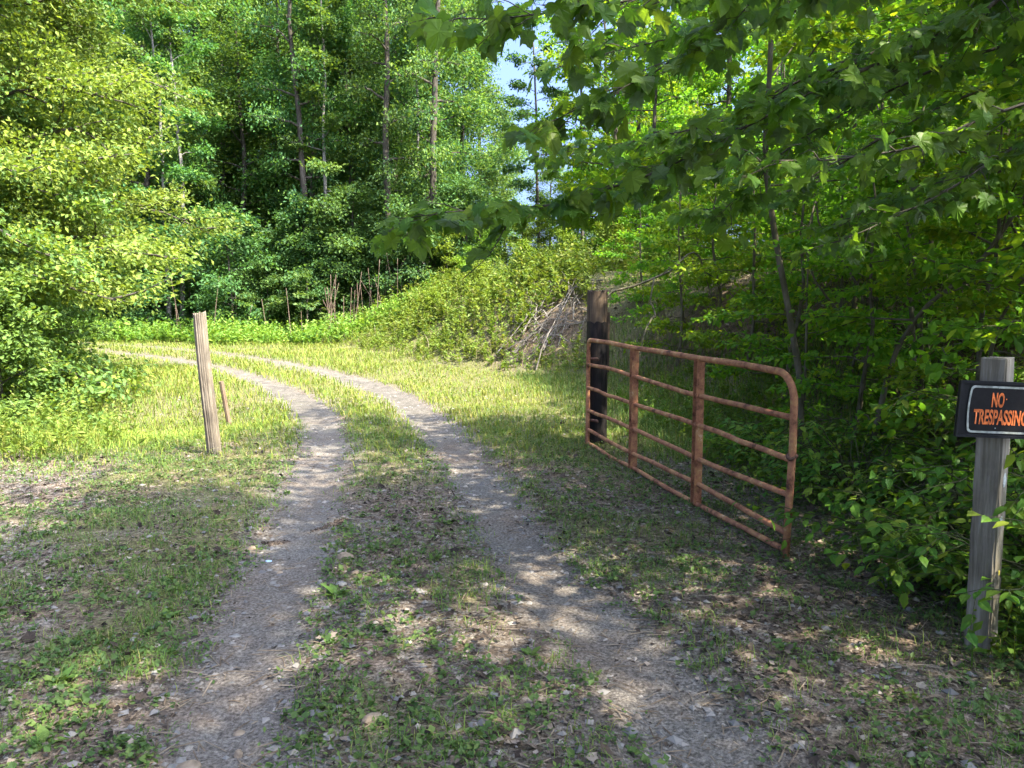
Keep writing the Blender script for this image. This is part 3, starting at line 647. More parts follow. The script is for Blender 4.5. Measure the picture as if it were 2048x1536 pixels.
# right-hand woods on the slope
rt_vars = [grow(180 + i, 13.0, 0.11, 0.06, 2.7, 30, 11500, 0.165, 'thicket', 'bark', up=(0.0, 0.8), wander=0.025, spread=0.3, sub=7, flat=0.4, prof=lambda q: 0.85 + 0.25 * np.sin(np.pi * q) - 0.5 * q ** 3) for i in range(3)]
GT = 'trees of the woods on the slope beyond the gate'
for i, (x, y, s) in enumerate(((3.9, 29.5, .95), (4.6, 25.5, .8), (5.4, 34, 1.2), (4.4, 37.5, 1.2))):
    plant('slope_tree', rt_vars[i % 3], x, y, ordw(i) + ' of the leafy trees closing the sky gap above the bank end', 'tree', GT, sc=s, rz=i * 1.1)
for row in range(5):
    y0 = (13.5, 17.5, 21.5, 26, 31)[row]; x = (8.2, 8.6, 8.2, 6.6, 6.2)[row]; k_ = 0
    while x < 0.78 * y0 + 4:
        plant('slope_tree', rt_vars[rf.integers(3)], x + rf.normal(0, 0.35), y0 + rf.normal(0, 0.7), ordw(k_) + ' rightward in the ' + ('nearest', 'second', 'third', 'fourth', 'farthest')[row] + ' row of trees on the slope beyond the gate', 'tree', GT, sc=rf.uniform(0.8, 1.15) * (1 if row else 0.75), rz=rf.uniform(0, 6.28), sxy=0.95)
        x += (3.0, 3.2, 3.4, 3.6, 4)[row]; k_ += 1
sap_vars = [grow(190 + i, 4.6, 0.03, 0.10, 1.35, 20, 3800, 0.095, 'thicket', 'mossbark', tmpl=HEXL, up=(0.0, 0.55), wander=0.04, spread=0.17, sub=6, flat=0.3, droop=0.18, prof=lambda q: 1.0 - 0.35 * q) for i in range(4)]
GS = 'saplings of the shaded thicket behind the gate'
saps = [(3.3, 7.4, .6), (3.9, 6.4, .65), (4.2, 9.9, .7), (3.8, 14.2, .8), (4.9, 14.6, .9), (5.4, 16.4, 1.0), (4.0, 7.6, .8), (5.6, 11.4, 1.0), (6.9, 9.2, 1.2), (7.6, 11.6, 1.2), (3.7, 5.1, .75), (4.4, 4.6, .9), (3.4, 9.6, .8), (4.6, 10.4, 1.0), (5.8, 9.4, 1.1), (6.8, 10.8, 1.1), (3.6, 11.8, .85), (4.6, 12.6, .95), (5.3, 7.6, 1.0), (6.4, 7.2, 1.1), (7.6, 8.6, 1.2), (4.4, 8.4, .9), (2.9, 13.6, .75), (3.4, 15.4, .8), (2.9, 17.4, .7), (4.2, 17.6, .9), (8.2, 6.4, 1.1), (5.0, 5.9, .9), (9.0, 9.8, 1.2), (6.0, 12.8, 1.1)]
for i, (x, y, s) in enumerate(sorted(saps, key=lambda q: q[0] / q[1])):
    plant('thicket_sapling', sap_vars[i % 4], x, y, ordw(i) + ' rightward of the thin leafy saplings in the thicket behind the gate', 'tree', GS, sc=s * rf.uniform(0.9, 1.1), rz=rf.uniform(0, 6.28))

# the slender trunk behind the gate's free end
def bare_trunk_tree(name, pts, r0, r1, label, leafn, seed, mat, bark, R=1.1):
    pts = catmull(pts, 0.12); n = len(pts); base = pts[0]
    e = empty(name, tuple(base), label, 'tree'); P = pts - base; r = rngf(seed)
    rad = np.linspace(r0, r1, n) * (1 + r.normal(0, 0.04, n)); lines = [(P, rad)]; seg = []
    for i in range(16):
        q = 0.35 + 0.65 * (i + 0.5) / 16; p0 = P[int(q * (n - 1))]; az = i * 2.4; L_ = R * r.uniform(0.5, 1.1); el = r.uniform(-0.1, 0.6)
        d = np.array([math.cos(az) * math.cos(el), math.sin(az) * math.cos(el), math.sin(el)]); Q = np.array([p0, p0 + d * L_ * 0.5 + (0, 0, 0.04), p0 + d * L_ - (0, 0, 0.12 * L_)])
        lines.append((Q, np.array([0.010, 0.007, 0.003]))); seg += [(Q[1], Q[2])]
        for s_ in (-1, 1):
            a2 = az + s_ * 0.8; d2 = np.array([math.cos(a2), math.sin(a2), 0.05]); seg.append((Q[1], Q[1] + d2 * L_ * 0.45)); lines.append((np.array([Q[1], Q[1] + d2 * L_ * 0.45]), np.array([0.005, 0.002])))
    kk = r.integers(0, len(seg), leafn); A = np.array([a for a, b in seg])[kk]; B = np.array([b for a, b in seg])[kk]
    pos = A + (B - A) * r.random((leafn, 1)) + r.normal(0, 1, (leafn, 3)) * (0.12, 0.12, 0.05)
    V, Fc, rn = place_leaves(pos, norm(B - A) + r.normal(0, 0.6, (leafn, 3)) - (0, 0, .2), np.array([0, 0, 1.]) + r.normal(0, .4, (leafn, 3)), 0.10 * r.uniform(.6, 1.3, leafn), RHOMB, r)
    tv, tf = tubes(lines, 9); link('trunk', mk_mesh('trunk', tv, tf, M[bark], None, True), e); link('crown', mk_mesh('crown', V, Fc, M[mat], {'rnd': rn}), e); return e
bare_trunk_tree('slim_tree', np.array([(2.88, 7.6, gz(2.88, 7.6) - 0.1), (2.84, 7.6, 0.86), (2.72, 7.6, 1.5), (2.57, 7.6, 2.17), (2.48, 7.6, 2.65), (2.42, 7.6, 3.1), (2.45, 7.65, 4.2), (2.4, 7.7, 5.8), (2.2, 7.8, 7.8)]), 0.036, 0.012, 'slim pale trunk curving up just behind the free end of the red gate', 6500, 3, 'thicket', 'mossbark', 2.1)
bare_trunk_tree('crooked_tree', np.array([(3.1, 6.7, gz(3.1, 6.7) - 0.05), (3.23, 6.6, 1.1), (3.34, 6.6, 1.38), (3.47, 6.5, 1.65), (3.62, 6.4, 1.81), (3.8, 6.3, 2.05), (4.1, 6.2, 2.7), (4.2, 6.2, 3.6)]), 0.026, 0.010, 'mossy crooked trunk bending toward the sign post in the thicket', 1100, 13, 'thicket', 'mossbark', 1.0)
for i, (x, y, s) in enumerate(sorted([(3.6, 8.0, 1), (3.9, 7.3, 1.2), (4.3, 7.9, .9), (4.8, 8.6, 1.1), (4.0, 9.2, 1.2), (3.3, 8.7, 1.0), (5.4, 8.3, 1.1), (4.5, 6.6, 1.0), (3.8, 6.1, 0.8)], key=lambda q: q[0] / q[1])):
    r = rngf(300 + i); z0 = gz(x, y); P = np.array([(0, 0, -0.1), (r.normal(0, .1), r.normal(0, .1), 0.8), (r.normal(0, .25), r.normal(0, .2), 1.7), (r.normal(0, .5), r.normal(0, .3), 2.8)]) * s
    P = catmull(P, 0.2); tv, tf = tubes([(P, np.linspace(0.018, 0.005, len(P)))] + [(np.array([P[j], P[j] + r.normal(0, .35, 3) + (0, 0, .2)]), np.array([.006, .002])) for j in range(3, len(P), 2)], 6)
    o = link('bare_sapling', mk_mesh('bare_sapling', tv, tf, M['mossbark'], None, True)); o.location = (x, y, z0)
    tag(o, ORD[i] + ' from the gate of the bare thin stems in the dark thicket', 'sapling', 'bare stems in the thicket')

# shading woods on the gate side, standing beside and behind the viewer
for i, (x, y, s) in enumerate(((4.6, -6.4, 1.0), (1.6, -9.0, 0.9), (-2.6, -9.5, 0.9), (9.5, -3.0, 0.9))):
    plant('roadside_tree', rt_vars[i % 3], x, y, ordw(i) + ' of the leafy roadside trees on the gate side around the viewer', 'tree', 'roadside trees on the gate side', sc=s, rz=i * 1.9, sxy=1.0)

canopy_vars = [grow(195 + i, 13.5, 0.13, 0.33, 3.5, 30, 13000, 0.165, 'thicket', 'bark', up=(0.1, 0.8), spread=0.3, sub=7, flat=0.4, prof=lambda q: 0.9 + 0.25 * np.sin(np.pi * q) - 0.5 * q ** 3) for i in range(2)]
for i, (x, y, s, lb) in enumerate(((5.6, 0.6, 0.95, 'canopy tree nearest the viewer on the gate side'), (3.5, -1.6, 1.0, 'canopy tree arching over the near end of the drive'), (4.6, -4.6, 1.0, 'canopy tree behind the viewer on the gate side'))):
    plant('canopy_tree', canopy_vars[i % 2], x, y, lb, 'tree', 'canopy trees beside the viewer', sc=s, rz=i * 2.2)

# ------------------------------------------------------------------ left leafy mass
big_left = grow(201, 12.5, 0.15, 0.17, 3.4, 46, 88000, 0.094, 'left', 'bark', up=(0.0, 0.9), wander=0.015, spread=0.26, sub=8, flat=0.55, droop=0.22,
                prof=lambda q: 0.95 + 0.15 * np.sin(np.pi * q) - 0.6 * q ** 3,
                extra=[(0.33, -0.15, 3.5, 0.35), (0.30, -0.45, 3.3, 0.3), (0.38, 0.05, 3.3, 0.35), (0.20, -0.3, 3.8, 0.20), (0.19, -0.1, 4.1, 0.18), (0.55, -0.6, 3.0, 0.4), (0.62, -0.9, 2.8, 0.4), (0.48, -0.3, 3.0, 0.4)])
plant('leafy_tree', big_left, -9.6, 13.4, 'tall bright yellow-green leafy tree filling the roadside by the bend', 'tree')
mid_left = grow(211, 8.5, 0.10, 0.03, 2.9, 36, 54000, 0.086, 'left', 'bark', up=(0.05, 0.9), spread=0.22, sub=7, flat=0.6, prof=lambda q: 1.0 - 0.45 * q ** 2)
plant('leafy_tree', mid_left, -9.4, 11.2, 'dense pale green tree at the very edge of the picture by the weeds', 'tree')
plant('leafy_tree', mid_left, -10.4, 12.9, 'dense pale tree behind the edge tree, reaching out of the picture top', 'tree', sc=1.35, rz=1.9)
plant('leafy_tree', big_left, -11.2, 16.4, 'tall pale tree at the back of the leafy roadside group', 'tree', sc=1.1, rz=2.7)
low_left = grow(221, 3.1, 0.05, 0.02, 1.75, 34, 26000, 0.07, 'left', 'bark', up=(0.2, 0.9), spread=0.17, sub=6, flat=0.7, prof=lambda q: 1.05 - 0.45 * q)
plant('roadside_shrub', low_left, -9.1, 12.9, 'rounded dense shrub with small pale leaves where the track disappears', 'bush', parts=('stems', 'foliage'))
plant('roadside_shrub', low_left, -10.3, 16.0, 'dense shrub tucked behind the rounded shrub at the track bend', 'bush', sc=1.1, rz=2, parts=('stems', 'foliage'))
privet = grow(231, 1.75, 0.03, 0.02, 1.0, 30, 10000, 0.07, 'privet', 'bark', tmpl=HEXL, up=(0.3, 1.0), spread=0.13, sub=6, flat=0.7, prof=lambda q: 1.05 - 0.45 * q)
plant('roadside_shrub', privet, -7.1, 10.7, 'dark green low shrub in front of the pale shrub mass', 'bush', parts=('stems', 'foliage'))
plant('roadside_shrub', privet, -7.9, 9.6, 'dark green low shrub cut by the edge of the picture', 'bush', sc=0.9, rz=1.4, parts=('stems', 'foliage'))
plant('roadside_shrub', privet, -7.9, 11.9, 'smallest dark shrub closest to the short stake', 'bush', sc=0.62, rz=2.6, parts=('stems', 'foliage'))

# ------------------------------------------------------------------ overhanging maple
BR = [[(3.31, 4.6, 3.6), (2.44, 4.5, 3.19), (1.58, 4.4, 2.81), (0.88, 4.3, 2.45), (0.28, 4.2, 2.24), (-0.17, 4.1, 2.18), (-0.5, 4.05, 2.13)],
      [(0.04, 4.15, 2.2), (-0.04, 4.08, 2.06), (-0.12, 4.0, 1.92), (-0.25, 3.95, 1.80)],
      [(2.93, 4.3, 3.92), (1.38, 4.2, 3.38), (1.08, 4.2, 3.09), (0.78, 4.1, 2.86), (0.55, 4.1, 2.74), (0.17, 4.0, 2.54)],
      [(2.71, 3.8, 3.57), (1.57, 3.8, 3.22), (0.86, 3.7, 3.08), (0.17, 3.6, 2.95), (-0.28, 3.6, 2.93)],
      [(4.1, 5.2, 3.42), (3.02, 5.0, 3.23), (2.37, 4.9, 2.97), (1.74, 4.8, 2.59), (1.36, 4.7, 2.23)],
      [(3.5, 4.4, 2.79), (2.76, 4.3, 2.53), (2.32, 4.2, 2.27), (1.99, 4.1, 2.11), (1.71, 4.1, 1.98)],
      [(4.54, 5.8, 3.99), (3.31, 5.8, 3.75), (2.43, 5.8, 3.38), (1.63, 5.7, 3.0), (0.79, 5.6, 2.78), (0.27, 5.6, 2.71)],
      [(5.54, 6.5, 3.69), (4.08, 6.4, 3.47), (3.11, 6.4, 3.05), (2.29, 6.3, 2.56), (1.48, 6.2, 2.36)],
      [(3.72, 5.0, 4.11), (2.38, 5.0, 3.71), (1.47, 5.0, 3.35), (0.84, 4.9, 3.23), (0.32, 4.9, 3.09)],
      [(3.05, 3.7, 2.72), (2.3, 3.6, 2.57), (1.87, 3.6, 2.39), (1.38, 3.5, 2.29), (1.05, 3.5, 2.29)],
      [(3.82, 4.9, 3.84), (2.88, 4.8, 3.48), (2.25, 4.8, 3.14), (1.69, 4.7, 2.95), (1.11, 4.7, 2.49), (0.63, 4.6, 2.27)],
      [(5.0, 7.0, 4.3), (3.9, 7.2, 4.1), (2.9, 7.3, 3.8), (2.0, 7.3, 3.4), (1.2, 7.2, 3.1)],
      [(4.8, 5.6, 3.0), (4.0, 5.5, 2.8), (3.2, 5.4, 2.6), (2.5, 5.3, 2.35), (2.1, 5.2, 2.15)]]
MX, MY = 5.9, 4.9; MZ = gz(MX, MY)
maple = empty('maple_tree', (MX, MY, MZ), 'overhanging maple with big lobed leaves drooping over the gate', 'tree')
rm = rngf(500); O0 = np.array([MX, MY, MZ]); wood = [(np.array([(0, 0, -.2), (-.05, 0, 1.2), (-.1, .05, 2.6), (-.05, .05, 4.2), (.1, .1, 6.2), (.15, .2, 8.4), (.2, .2, 10)]), np.array([.2, .16, .14, .12, .09, .05, .015]))]
LP = []; LD = []; LN = []; LS = []
def twig_leaves(p, d, n, pet=0.07):
    for i in range(n):
        hd = norm(d * rm.uniform(0.1, 0.9) + rm.normal(0, 0.6, 3) * (1, 1, 0.25)); hd[2] = -abs(rm.normal(0.6, 0.4)); hd = norm(hd)
        q = p + d * rm.uniform(-0.12, 0.06); b = q + norm(hd + (0, 0, 0.5)) * pet * rm.uniform(0.5, 1.2)
        wood.append((np.array([q, b]) - O0, np.array([0.0016, 0.0012]))); LP.append(b); LD.append(hd)
        LN.append(np.array([0, 0, 1.0]) + rm.normal(0, 0.45, 3)); LS.append(rm.uniform(0.045, 0.115) * (1.22 if bi in (0, 1, 2, 3) else 1.0))
for bi, b in enumerate(BR):
    b = np.array(b, float)
    if bi != 1: b = np.vstack([[MX - 0.1, MY, b[0, 2] + 0.15 + 0.03 * bi], b])
    P = catmull(b, 0.06); n = len(P); P = P + np.cumsum(rm.normal(0, 0.0025, P.shape), 0) * (bi != 1)
    wood.append((P - O0, np.linspace(0.024 if bi != 1 else 0.004, 0.0025, n)))
    L_ = 0.06; start = 0.28 if bi != 1 else 0.15
    j = int(n * start)
    side = 1
    while j < n:
        p0 = P[j]; d = norm(P[min(j + 1, n - 1)] - P[max(j - 1, 0)]); side = -side
        s = np.cross(d, (0, 0, 1)) * side
        if bi == 1: twig_leaves(p0, d, 1, 0.05); j += 4; continue
        tl = rm.uniform(0.12, 0.5) * (1.15 - 0.6 * j / n); td = norm(d * 0.7 + s * rm.uniform(0.5, 1.1) + rm.normal(0, 0.25, 3) + (0, 0, -0.1)); q = p0 + td * tl
        wood.append((np.array([p0, p0 + td * tl * 0.5 + (0, 0, 0.012), q]) - O0, np.array([0.004, 0.003, 0.0018])))
        twig_leaves(p0 + td * tl * 0.55, td, 1 + int(tl > 0.25) + (bi == 0)); twig_leaves(q, td, rm.integers(3, 6)); j += 1
    twig_leaves(P[-1], norm(P[-1] - P[-3]), 3 if bi != 1 else 1)
LP, LD, LN, LS = map(np.array, (LP, LD, LN, LS))
tv, tf = tubes(wood); link('trunk', mk_mesh('trunk', tv, tf, M['bark'], None, True), maple)
lob = [lobed(i) for i in range(9)]
lob_me = [mk_mesh('leaf', T, Fc, M['maple'], {'rnd': np.full(len(T), 0.11 * i)}) for i, (T, Fc) in enumerate(lob)]
cam_p = np.array([0, 0, 1.7]); rel = LP - cam_p; dep = rel[:, 1]
vx = rel[:, 0] / dep; vz = rel[:, 2] / dep; vis = (np.abs(vx) < 0.66) & (vz < 0.365)
score = np.where(vis, LS / dep, 0); order = np.argsort(-score)
def leaf_matrix(pos, d, n, s):
    d = norm(d); n = norm(n - (n @ d) * d); sd = np.cross(d, n)
    return Matrix(((sd[0] * s, d[0] * s, n[0] * s, pos[0]), (sd[1] * s, d[1] * s, n[1] * s, pos[1]), (sd[2] * s, d[2] * s, n[2] * s, pos[2]), (0, 0, 0, 1)))
for c, i in enumerate(order[:300]):
    o = link('leaf', lob_me[c % 9], maple); o.matrix_local = leaf_matrix(LP[i] - O0, LD[i], LN[i], LS[i])
rest = order[300:]; parts = []
for kx in range(9):
    ii = rest[kx::9]; parts.append(place_leaves(LP[ii] - O0, LD[ii], LN[ii], LS[ii], lob[kx], rm))
# upper crown, out of the picture overhead
nU = 6000; cc = rm.normal(0, 1, (60, 3)) * (1.9, 2.0, 1.5) + (-1.1, 0.0, 6.2); cc = cc[cc[:, 2] > 4.0]
ci = rm.integers(0, len(cc), nU); up = cc[ci] + rm.normal(0, 1, (nU, 3)) * (0.5, 0.5, 0.22)
parts.append(place_leaves(up, rm.normal(0, 1, (nU, 3)) - (0, 0, .3), np.array([0, 0, 1.]) + rm.normal(0, .45, (nU, 3)), rm.uniform(.11, .18, nU), RHOMB, rm, wid=np.full(nU, 1.4)))
V, Fc, rn = merge(parts); tag(link('foliage', mk_mesh('foliage', V, Fc, M['maple'], {'rnd': rn}), maple), kind='stuff')
ul = [(np.array([(0.05, .05, 4.0 + 0.06 * i), c_ * 0.5 + np.array([0, 0, 2.4 + .03 * i]), c_]), np.array([.04, .025, .006])) for i, c_ in enumerate(cc)]
tv, tf = tubes(ul, 5); link('limbs', mk_mesh('limbs', tv, tf, M['bark'], None, True), maple)

# ------------------------------------------------------------------ broad-leaved shrub between gate and sign post
def broad_shrub(name, x, y, stems, label, seed, nobj, leafs, hgt, ls=0.085):
    r = rngf(seed); z0 = gz(x, y); e = empty(name, (x, y, z0), label, 'bush'); lines = []; P_ = []; D_ = []; S_ = []
    for az, ln, el in stems:
        s = np.linspace(0, 1, 8); dh = np.array([math.cos(az), math.sin(az)])
        P = np.column_stack([dh[0] * ln * s * math.cos(el), dh[1] * ln * s * math.cos(el), ln * math.sin(el) * s - 0.32 * ln * s ** 2.2 - 0.03]); P[1:] += r.normal(0, 0.02, (7, 3))
        lines.append((P, np.linspace(0.009, 0.002, 8)))
        for j in range(7):
            q = r.uniform(0.25, 0.98); p0 = np.array([np.interp(q, s, P[:, k_]) for k_ in range(3)]); a2 = az + r.choice([-1, 1]) * r.uniform(0.4, 1.3); l2 = r.uniform(0.2, 0.5)
            d2 = np.array([math.cos(a2), math.sin(a2), r.normal(-0.05, 0.25)]); q1 = p0 + d2 * l2; lines.append((np.array([p0, p0 + d2 * l2 * .5 + (0, 0, .015), q1]), np.array([.0028, .002, .001])))
            for t_ in np.linspace(0.15, 1, leafs):
                sd = np.cross(norm(d2), (0, 0, 1)) * r.choice([-1, 1]); P_.append(p0 + d2 * l2 * t_ + r.normal(0, .008, 3)); D_.append(norm(d2) * 0.6 + sd * 0.8 + r.normal(0, .25, 3) + (0, 0, -.35)); S_.append(ls * r.uniform(.6, 1.25))
    P_, D_, S_ = map(np.array, (P_, D_, S_)); N_ = np.array([0, 0, 1.]) + r.normal(0, .3, P_.shape); ok = P_[:, 2] > 0.02; P_, D_, S_, N_ = P_[ok], D_[ok], S_[ok], N_[ok]
    tv, tf = tubes(lines, 6); link('stems', mk_mesh('stems', tv, tf, M['greenstem'], None, True), e)
    dist = np.linalg.norm(P_ + (x, y, z0) - cam_p, axis=1); order = np.argsort(dist / S_)
    for c, i in enumerate(order[:nobj]):
        o = link('leaf', ov_me[c % 6], e); o.matrix_local = leaf_matrix(P_[i], D_[i], N_[i], S_[i])
    ii = order[nobj:]
    if len(ii):
        V, Fc, rn = place_leaves(P_[ii], D_[ii], N_[ii], S_[ii], OVATE, r); tag(link('foliage', mk_mesh('foliage', V, Fc, M['ovate'], {'rnd': rn}), e), kind='stuff')
    return e
ov_me = [mk_mesh('leaf', OVATE[0], OVATE[1], M['ovate'], {'rnd': np.full(8, i / 6)}) for i in range(6)]
rb_ = rngf(41)
broad_shrub('broadleaf_shrub', 2.75, 4.75, [(rb_.uniform(2.2, 5.4), rb_.uniform(0.8, 1.5), rb_.uniform(0.5, 1.25)) for _ in range(26)], 'broad-leaved shrub spilling out between the gate end and the sign post', 61, 300, 6, 1.2)
broad_shrub('broadleaf_shrub', 2.95, 3.75, [(rb_.uniform(1.6, 4.9), rb_.uniform(0.8, 1.7), rb_.uniform(0.6, 1.35)) for _ in range(22)], 'leafy shrub crowding behind the no trespassing sign', 62, 200, 6, 1.4, 0.075)
broad_shrub('broadleaf_shrub', 2.85, 6.2, [(rb_.uniform(0, 6.28), rb_.uniform(0.6, 1.3), rb_.uniform(0.5, 1.3)) for _ in range(24)], 'leafy shrub pressed against the far side of the gate near its free end', 63, 150, 6, 1.2, 0.075)
broad_shrub('broadleaf_shrub', 2.75, 7.9, [(rb_.uniform(0, 6.28), rb_.uniform(0.5, 1.1), rb_.uniform(0.5, 1.3)) for _ in range(18)], 'low shrub at the foot of the slim curved trunk', 64, 0, 6, 1.2, 0.075)
broad_shrub('broadleaf_shrub', 3.5, 5.3, [(rb_.uniform(0, 6.28), rb_.uniform(0.9, 1.9), rb_.uniform(0.6, 1.35)) for _ in range(26)], 'taller dark shrub at the back of the gap between gate and sign', 65, 0, 6, 1.2, 0.08)
broad_shrub('broadleaf_shrub', 3.7, 4.2, [(rb_.uniform(1.2, 5.0), rb_.uniform(1.0, 2.1), rb_.uniform(0.7, 1.4)) for _ in range(26)], 'tall shrub rising behind the square sign post', 66, 0, 6, 1.2, 0.08)

# ------------------------------------------------------------------ ground cover (nobody could count it)
rg = rngf(900)
def sample(n, y0, y1, p=1.6, marg=1.6, wide=0.70):
    """points over the fan of ground in front of the viewer, denser close by"""
    t = rg.random(n); y = (y0 ** (2 - p) + t * (y1 ** (2 - p) - y0 ** (2 - p))) ** (1 / (2 - p)); x = rg.uniform(-1, 1, n) * (wide * y + marg)
    return x, y
def field(x, y):
    z, dl, dr, s, bt = terrain(x, y); return z, np.minimum(dl, dr), s, dl, dr
def stuff(name, V, Fc, rn, mat, label):
    return tag(link(name, mk_mesh(name, V, Fc, M[mat], {'rnd': rn})), label, kind='stuff')
def inmid(dl, dr): return (dl + dr < 2.3)

# tufts of short grass and weeds near the viewer
x, y = sample(13000, 1.9, 12, 1.5); z, dm, s, dl, dr = field(x, y)
patch = fbm(x * 1.1, y * 1.1, 31); pp = fbm(x * 3.1, y * 3.1, 37)
dens = sstep(0.16, 0.36, dm) * (0.18 + 0.9 * sstep(0.42, 0.62, patch * 0.6 + pp * 0.4)); dens = np.where((x > 0.7) & (s < -0.2) & (y < 8.5), dens * .9, dens); dens = np.where(inmid(dl, dr) & (y < 4.2), dens * .7, dens); dens += sstep(6.5, 9, y) * sstep(0.32, 0.5, dm) * 0.6
ok = rg.random(len(x)) < dens; x, y, z, s = x[ok], y[ok], z[ok], s[ok]
nb = 12; cx = np.repeat(x, nb) + rg.normal(0, 0.05, len(x) * nb); cyy = np.repeat(y, nb) + rg.normal(0, 0.05, len(x) * nb)
tuft_h = np.repeat(rg.uniform(0.025, 0.085, len(x)) * (1 + 0.5 * sstep(7, 10, y)), nb)
V, Fc, rn = blades(np.stack([cx, cyy, hz(cx, cyy) - 0.005], 1), tuft_h * rg.uniform(0.5, 1.3, len(cx)), rg.uniform(0.003, 0.006, len(cx)), rg, 1.4)
stuff('short_grass', V, Fc, rn, 'grass', 'patchy short grass tufts on the drive')
# low weeds: clover-like and plantain-like leaves
x, y = sample(26000, 1.9, 11, 1.5); z, dm, s, dl, dr = field(x, y)
patch = fbm(x * 1.3 + 7, y * 1.3, 51); pp = fbm(x * 4, y * 4, 57)
dens = sstep(0.12, 0.34, dm) * (0.2 + 0.94 * sstep(0.43, 0.6, patch * 0.55 + pp * 0.45)); dens = np.where((x > 0.7) & (s < -0.2) & (y < 8.5), dens * 1.1, dens); dens = np.where(inmid(dl, dr) & (y < 4.2), dens * .75, dens)
ok = rg.random(len(x)) < dens; x, y, z = x[ok], y[ok], z[ok]; n = len(x); nl = 6
az = rg.uniform(0, 6.28, n * nl); el = rg.uniform(0.05, 0.9, n * nl); d = np.stack([np.cos(az) * np.cos(el), np.sin(az) * np.cos(el), np.sin(el)], 1)
X0 = np.repeat(x, nl) + rg.normal(0, .025, n * nl); Y0 = np.repeat(y, nl) + rg.normal(0, .025, n * nl)
pos = np.stack([X0, Y0, hz(X0, Y0) + rg.uniform(0.002, 0.03, n * nl)], 1)
V, Fc, rn = place_leaves(pos, d, np.array([0, 0, 1.]) + rg.normal(0, .4, pos.shape), np.repeat(rg.uniform(.011, .036, n), nl) * rg.uniform(.6, 1.3, n * nl), RHOMB, rg, wid=np.repeat(rg.uniform(.7, 1.6, n), nl))
stuff('low_weeds', V, Fc, rn, 'weed', 'low creeping weeds scattered over the drive')
# dead leaves and bits on the soil
x, y = sample(95000, 1.9, 12, 1.45); z, dm, s, dl, dr = field(x, y)
lp = fbm(x * 0.9, y * 0.9, 61)
dens = (0.10 + 0.9 * sstep(0.16, 0.40, dm)) * (0.25 + 0.75 * sstep(0.4, 0.6, lp)) * (1 - 0.6 * sstep(8, 11, y)); dens = np.where((x > 0.8) & (y < 9), dens * .8, dens)
ok = rg.random(len(x)) < dens; x, y, z = x[ok], y[ok], z[ok]; n = len(x); az = rg.uniform(0, 6.28, n)
pos = np.stack([x, y, z + rg.uniform(0.004, 0.02, n)], 1)
V, Fc, rn = place_leaves(pos, np.stack([np.cos(az), np.sin(az), rg.normal(0, .25, n)], 1), np.array([0, 0, 1.]) + rg.normal(0, .35, pos.shape), rg.uniform(.008, .042, n), RHOMB, rg, wid=rg.uniform(.5, 1.8, n), rnd=np.clip(rg.normal(0.45, 0.32, n), 0, 1))
V[:, 2] += 0
stuff('leaf_litter', V, Fc, rn, 'litter', 'brown dead leaves and chips littering the shaded ground')
x, y = sample(5200, 1.9, 12, 1.4); z, dm, s, dl, dr = field(x, y); ok = rg.random(len(x)) < np.where(x > 0.6, .4, .25) * sstep(.15, .5, dm) * sstep(.35, .6, fbm(x * 1.2, y * 1.2, 66)); x, y, z = x[ok], y[ok], z[ok]; n = len(x); az = rg.uniform(0, 6.28, n)
A = place_leaves(np.stack([x, y, z + rg.uniform(.006, .03, n)], 1), np.stack([np.cos(az), np.sin(az), rg.normal(0, .35, n)], 1), np.array([0, 0, 1.]) + rg.normal(0, .5, (n, 3)), rg.uniform(.035, .075, n), LOBED_LOW, rg, wid=rg.uniform(.5, 1.0, n), rnd=np.clip(rg.normal(.4, .22, n), 0, 1))
stuff('fallen_leaves', *A, 'litter', 'curled brown fallen leaves drifted over the shaded ground')
# twigs and dry grass straw
x, y = sample(9000, 1.9, 11, 1.5); z, dm, s, dl, dr = field(x, y); n = len(x); az = rg.uniform(0, 6.28, n); L_ = rg.uniform(.03, .14, n); w = rg.uniform(.0012, .0035, n)
d = np.stack([np.cos(az), np.sin(az), rg.normal(0, .08, n)], 1); sd = np.stack([-np.sin(az), np.cos(az), 0 * az], 1); p0 = np.stack([x, y, z + .008], 1)
V = np.stack([p0 - sd * w[:, None], p0 + sd * w[:, None], p0 + d * L_[:, None] + sd * w[:, None], p0 + d * L_[:, None] - sd * w[:, None], p0 + d * (L_ * .5)[:, None] + np.array([0, 0, .004])], 1)
Fc = (np.array([(0, 1, 4), (1, 2, 4), (2, 3, 4), (3, 0, 4)])[None] + (np.arange(n) * 5)[:, None, None]).reshape(-1, 3)
stuff('straw_and_twigs', V.reshape(-1, 3), Fc, np.repeat(rg.random(n), 5), 'drystem', 'straw and tiny twigs lying on the bare soil')
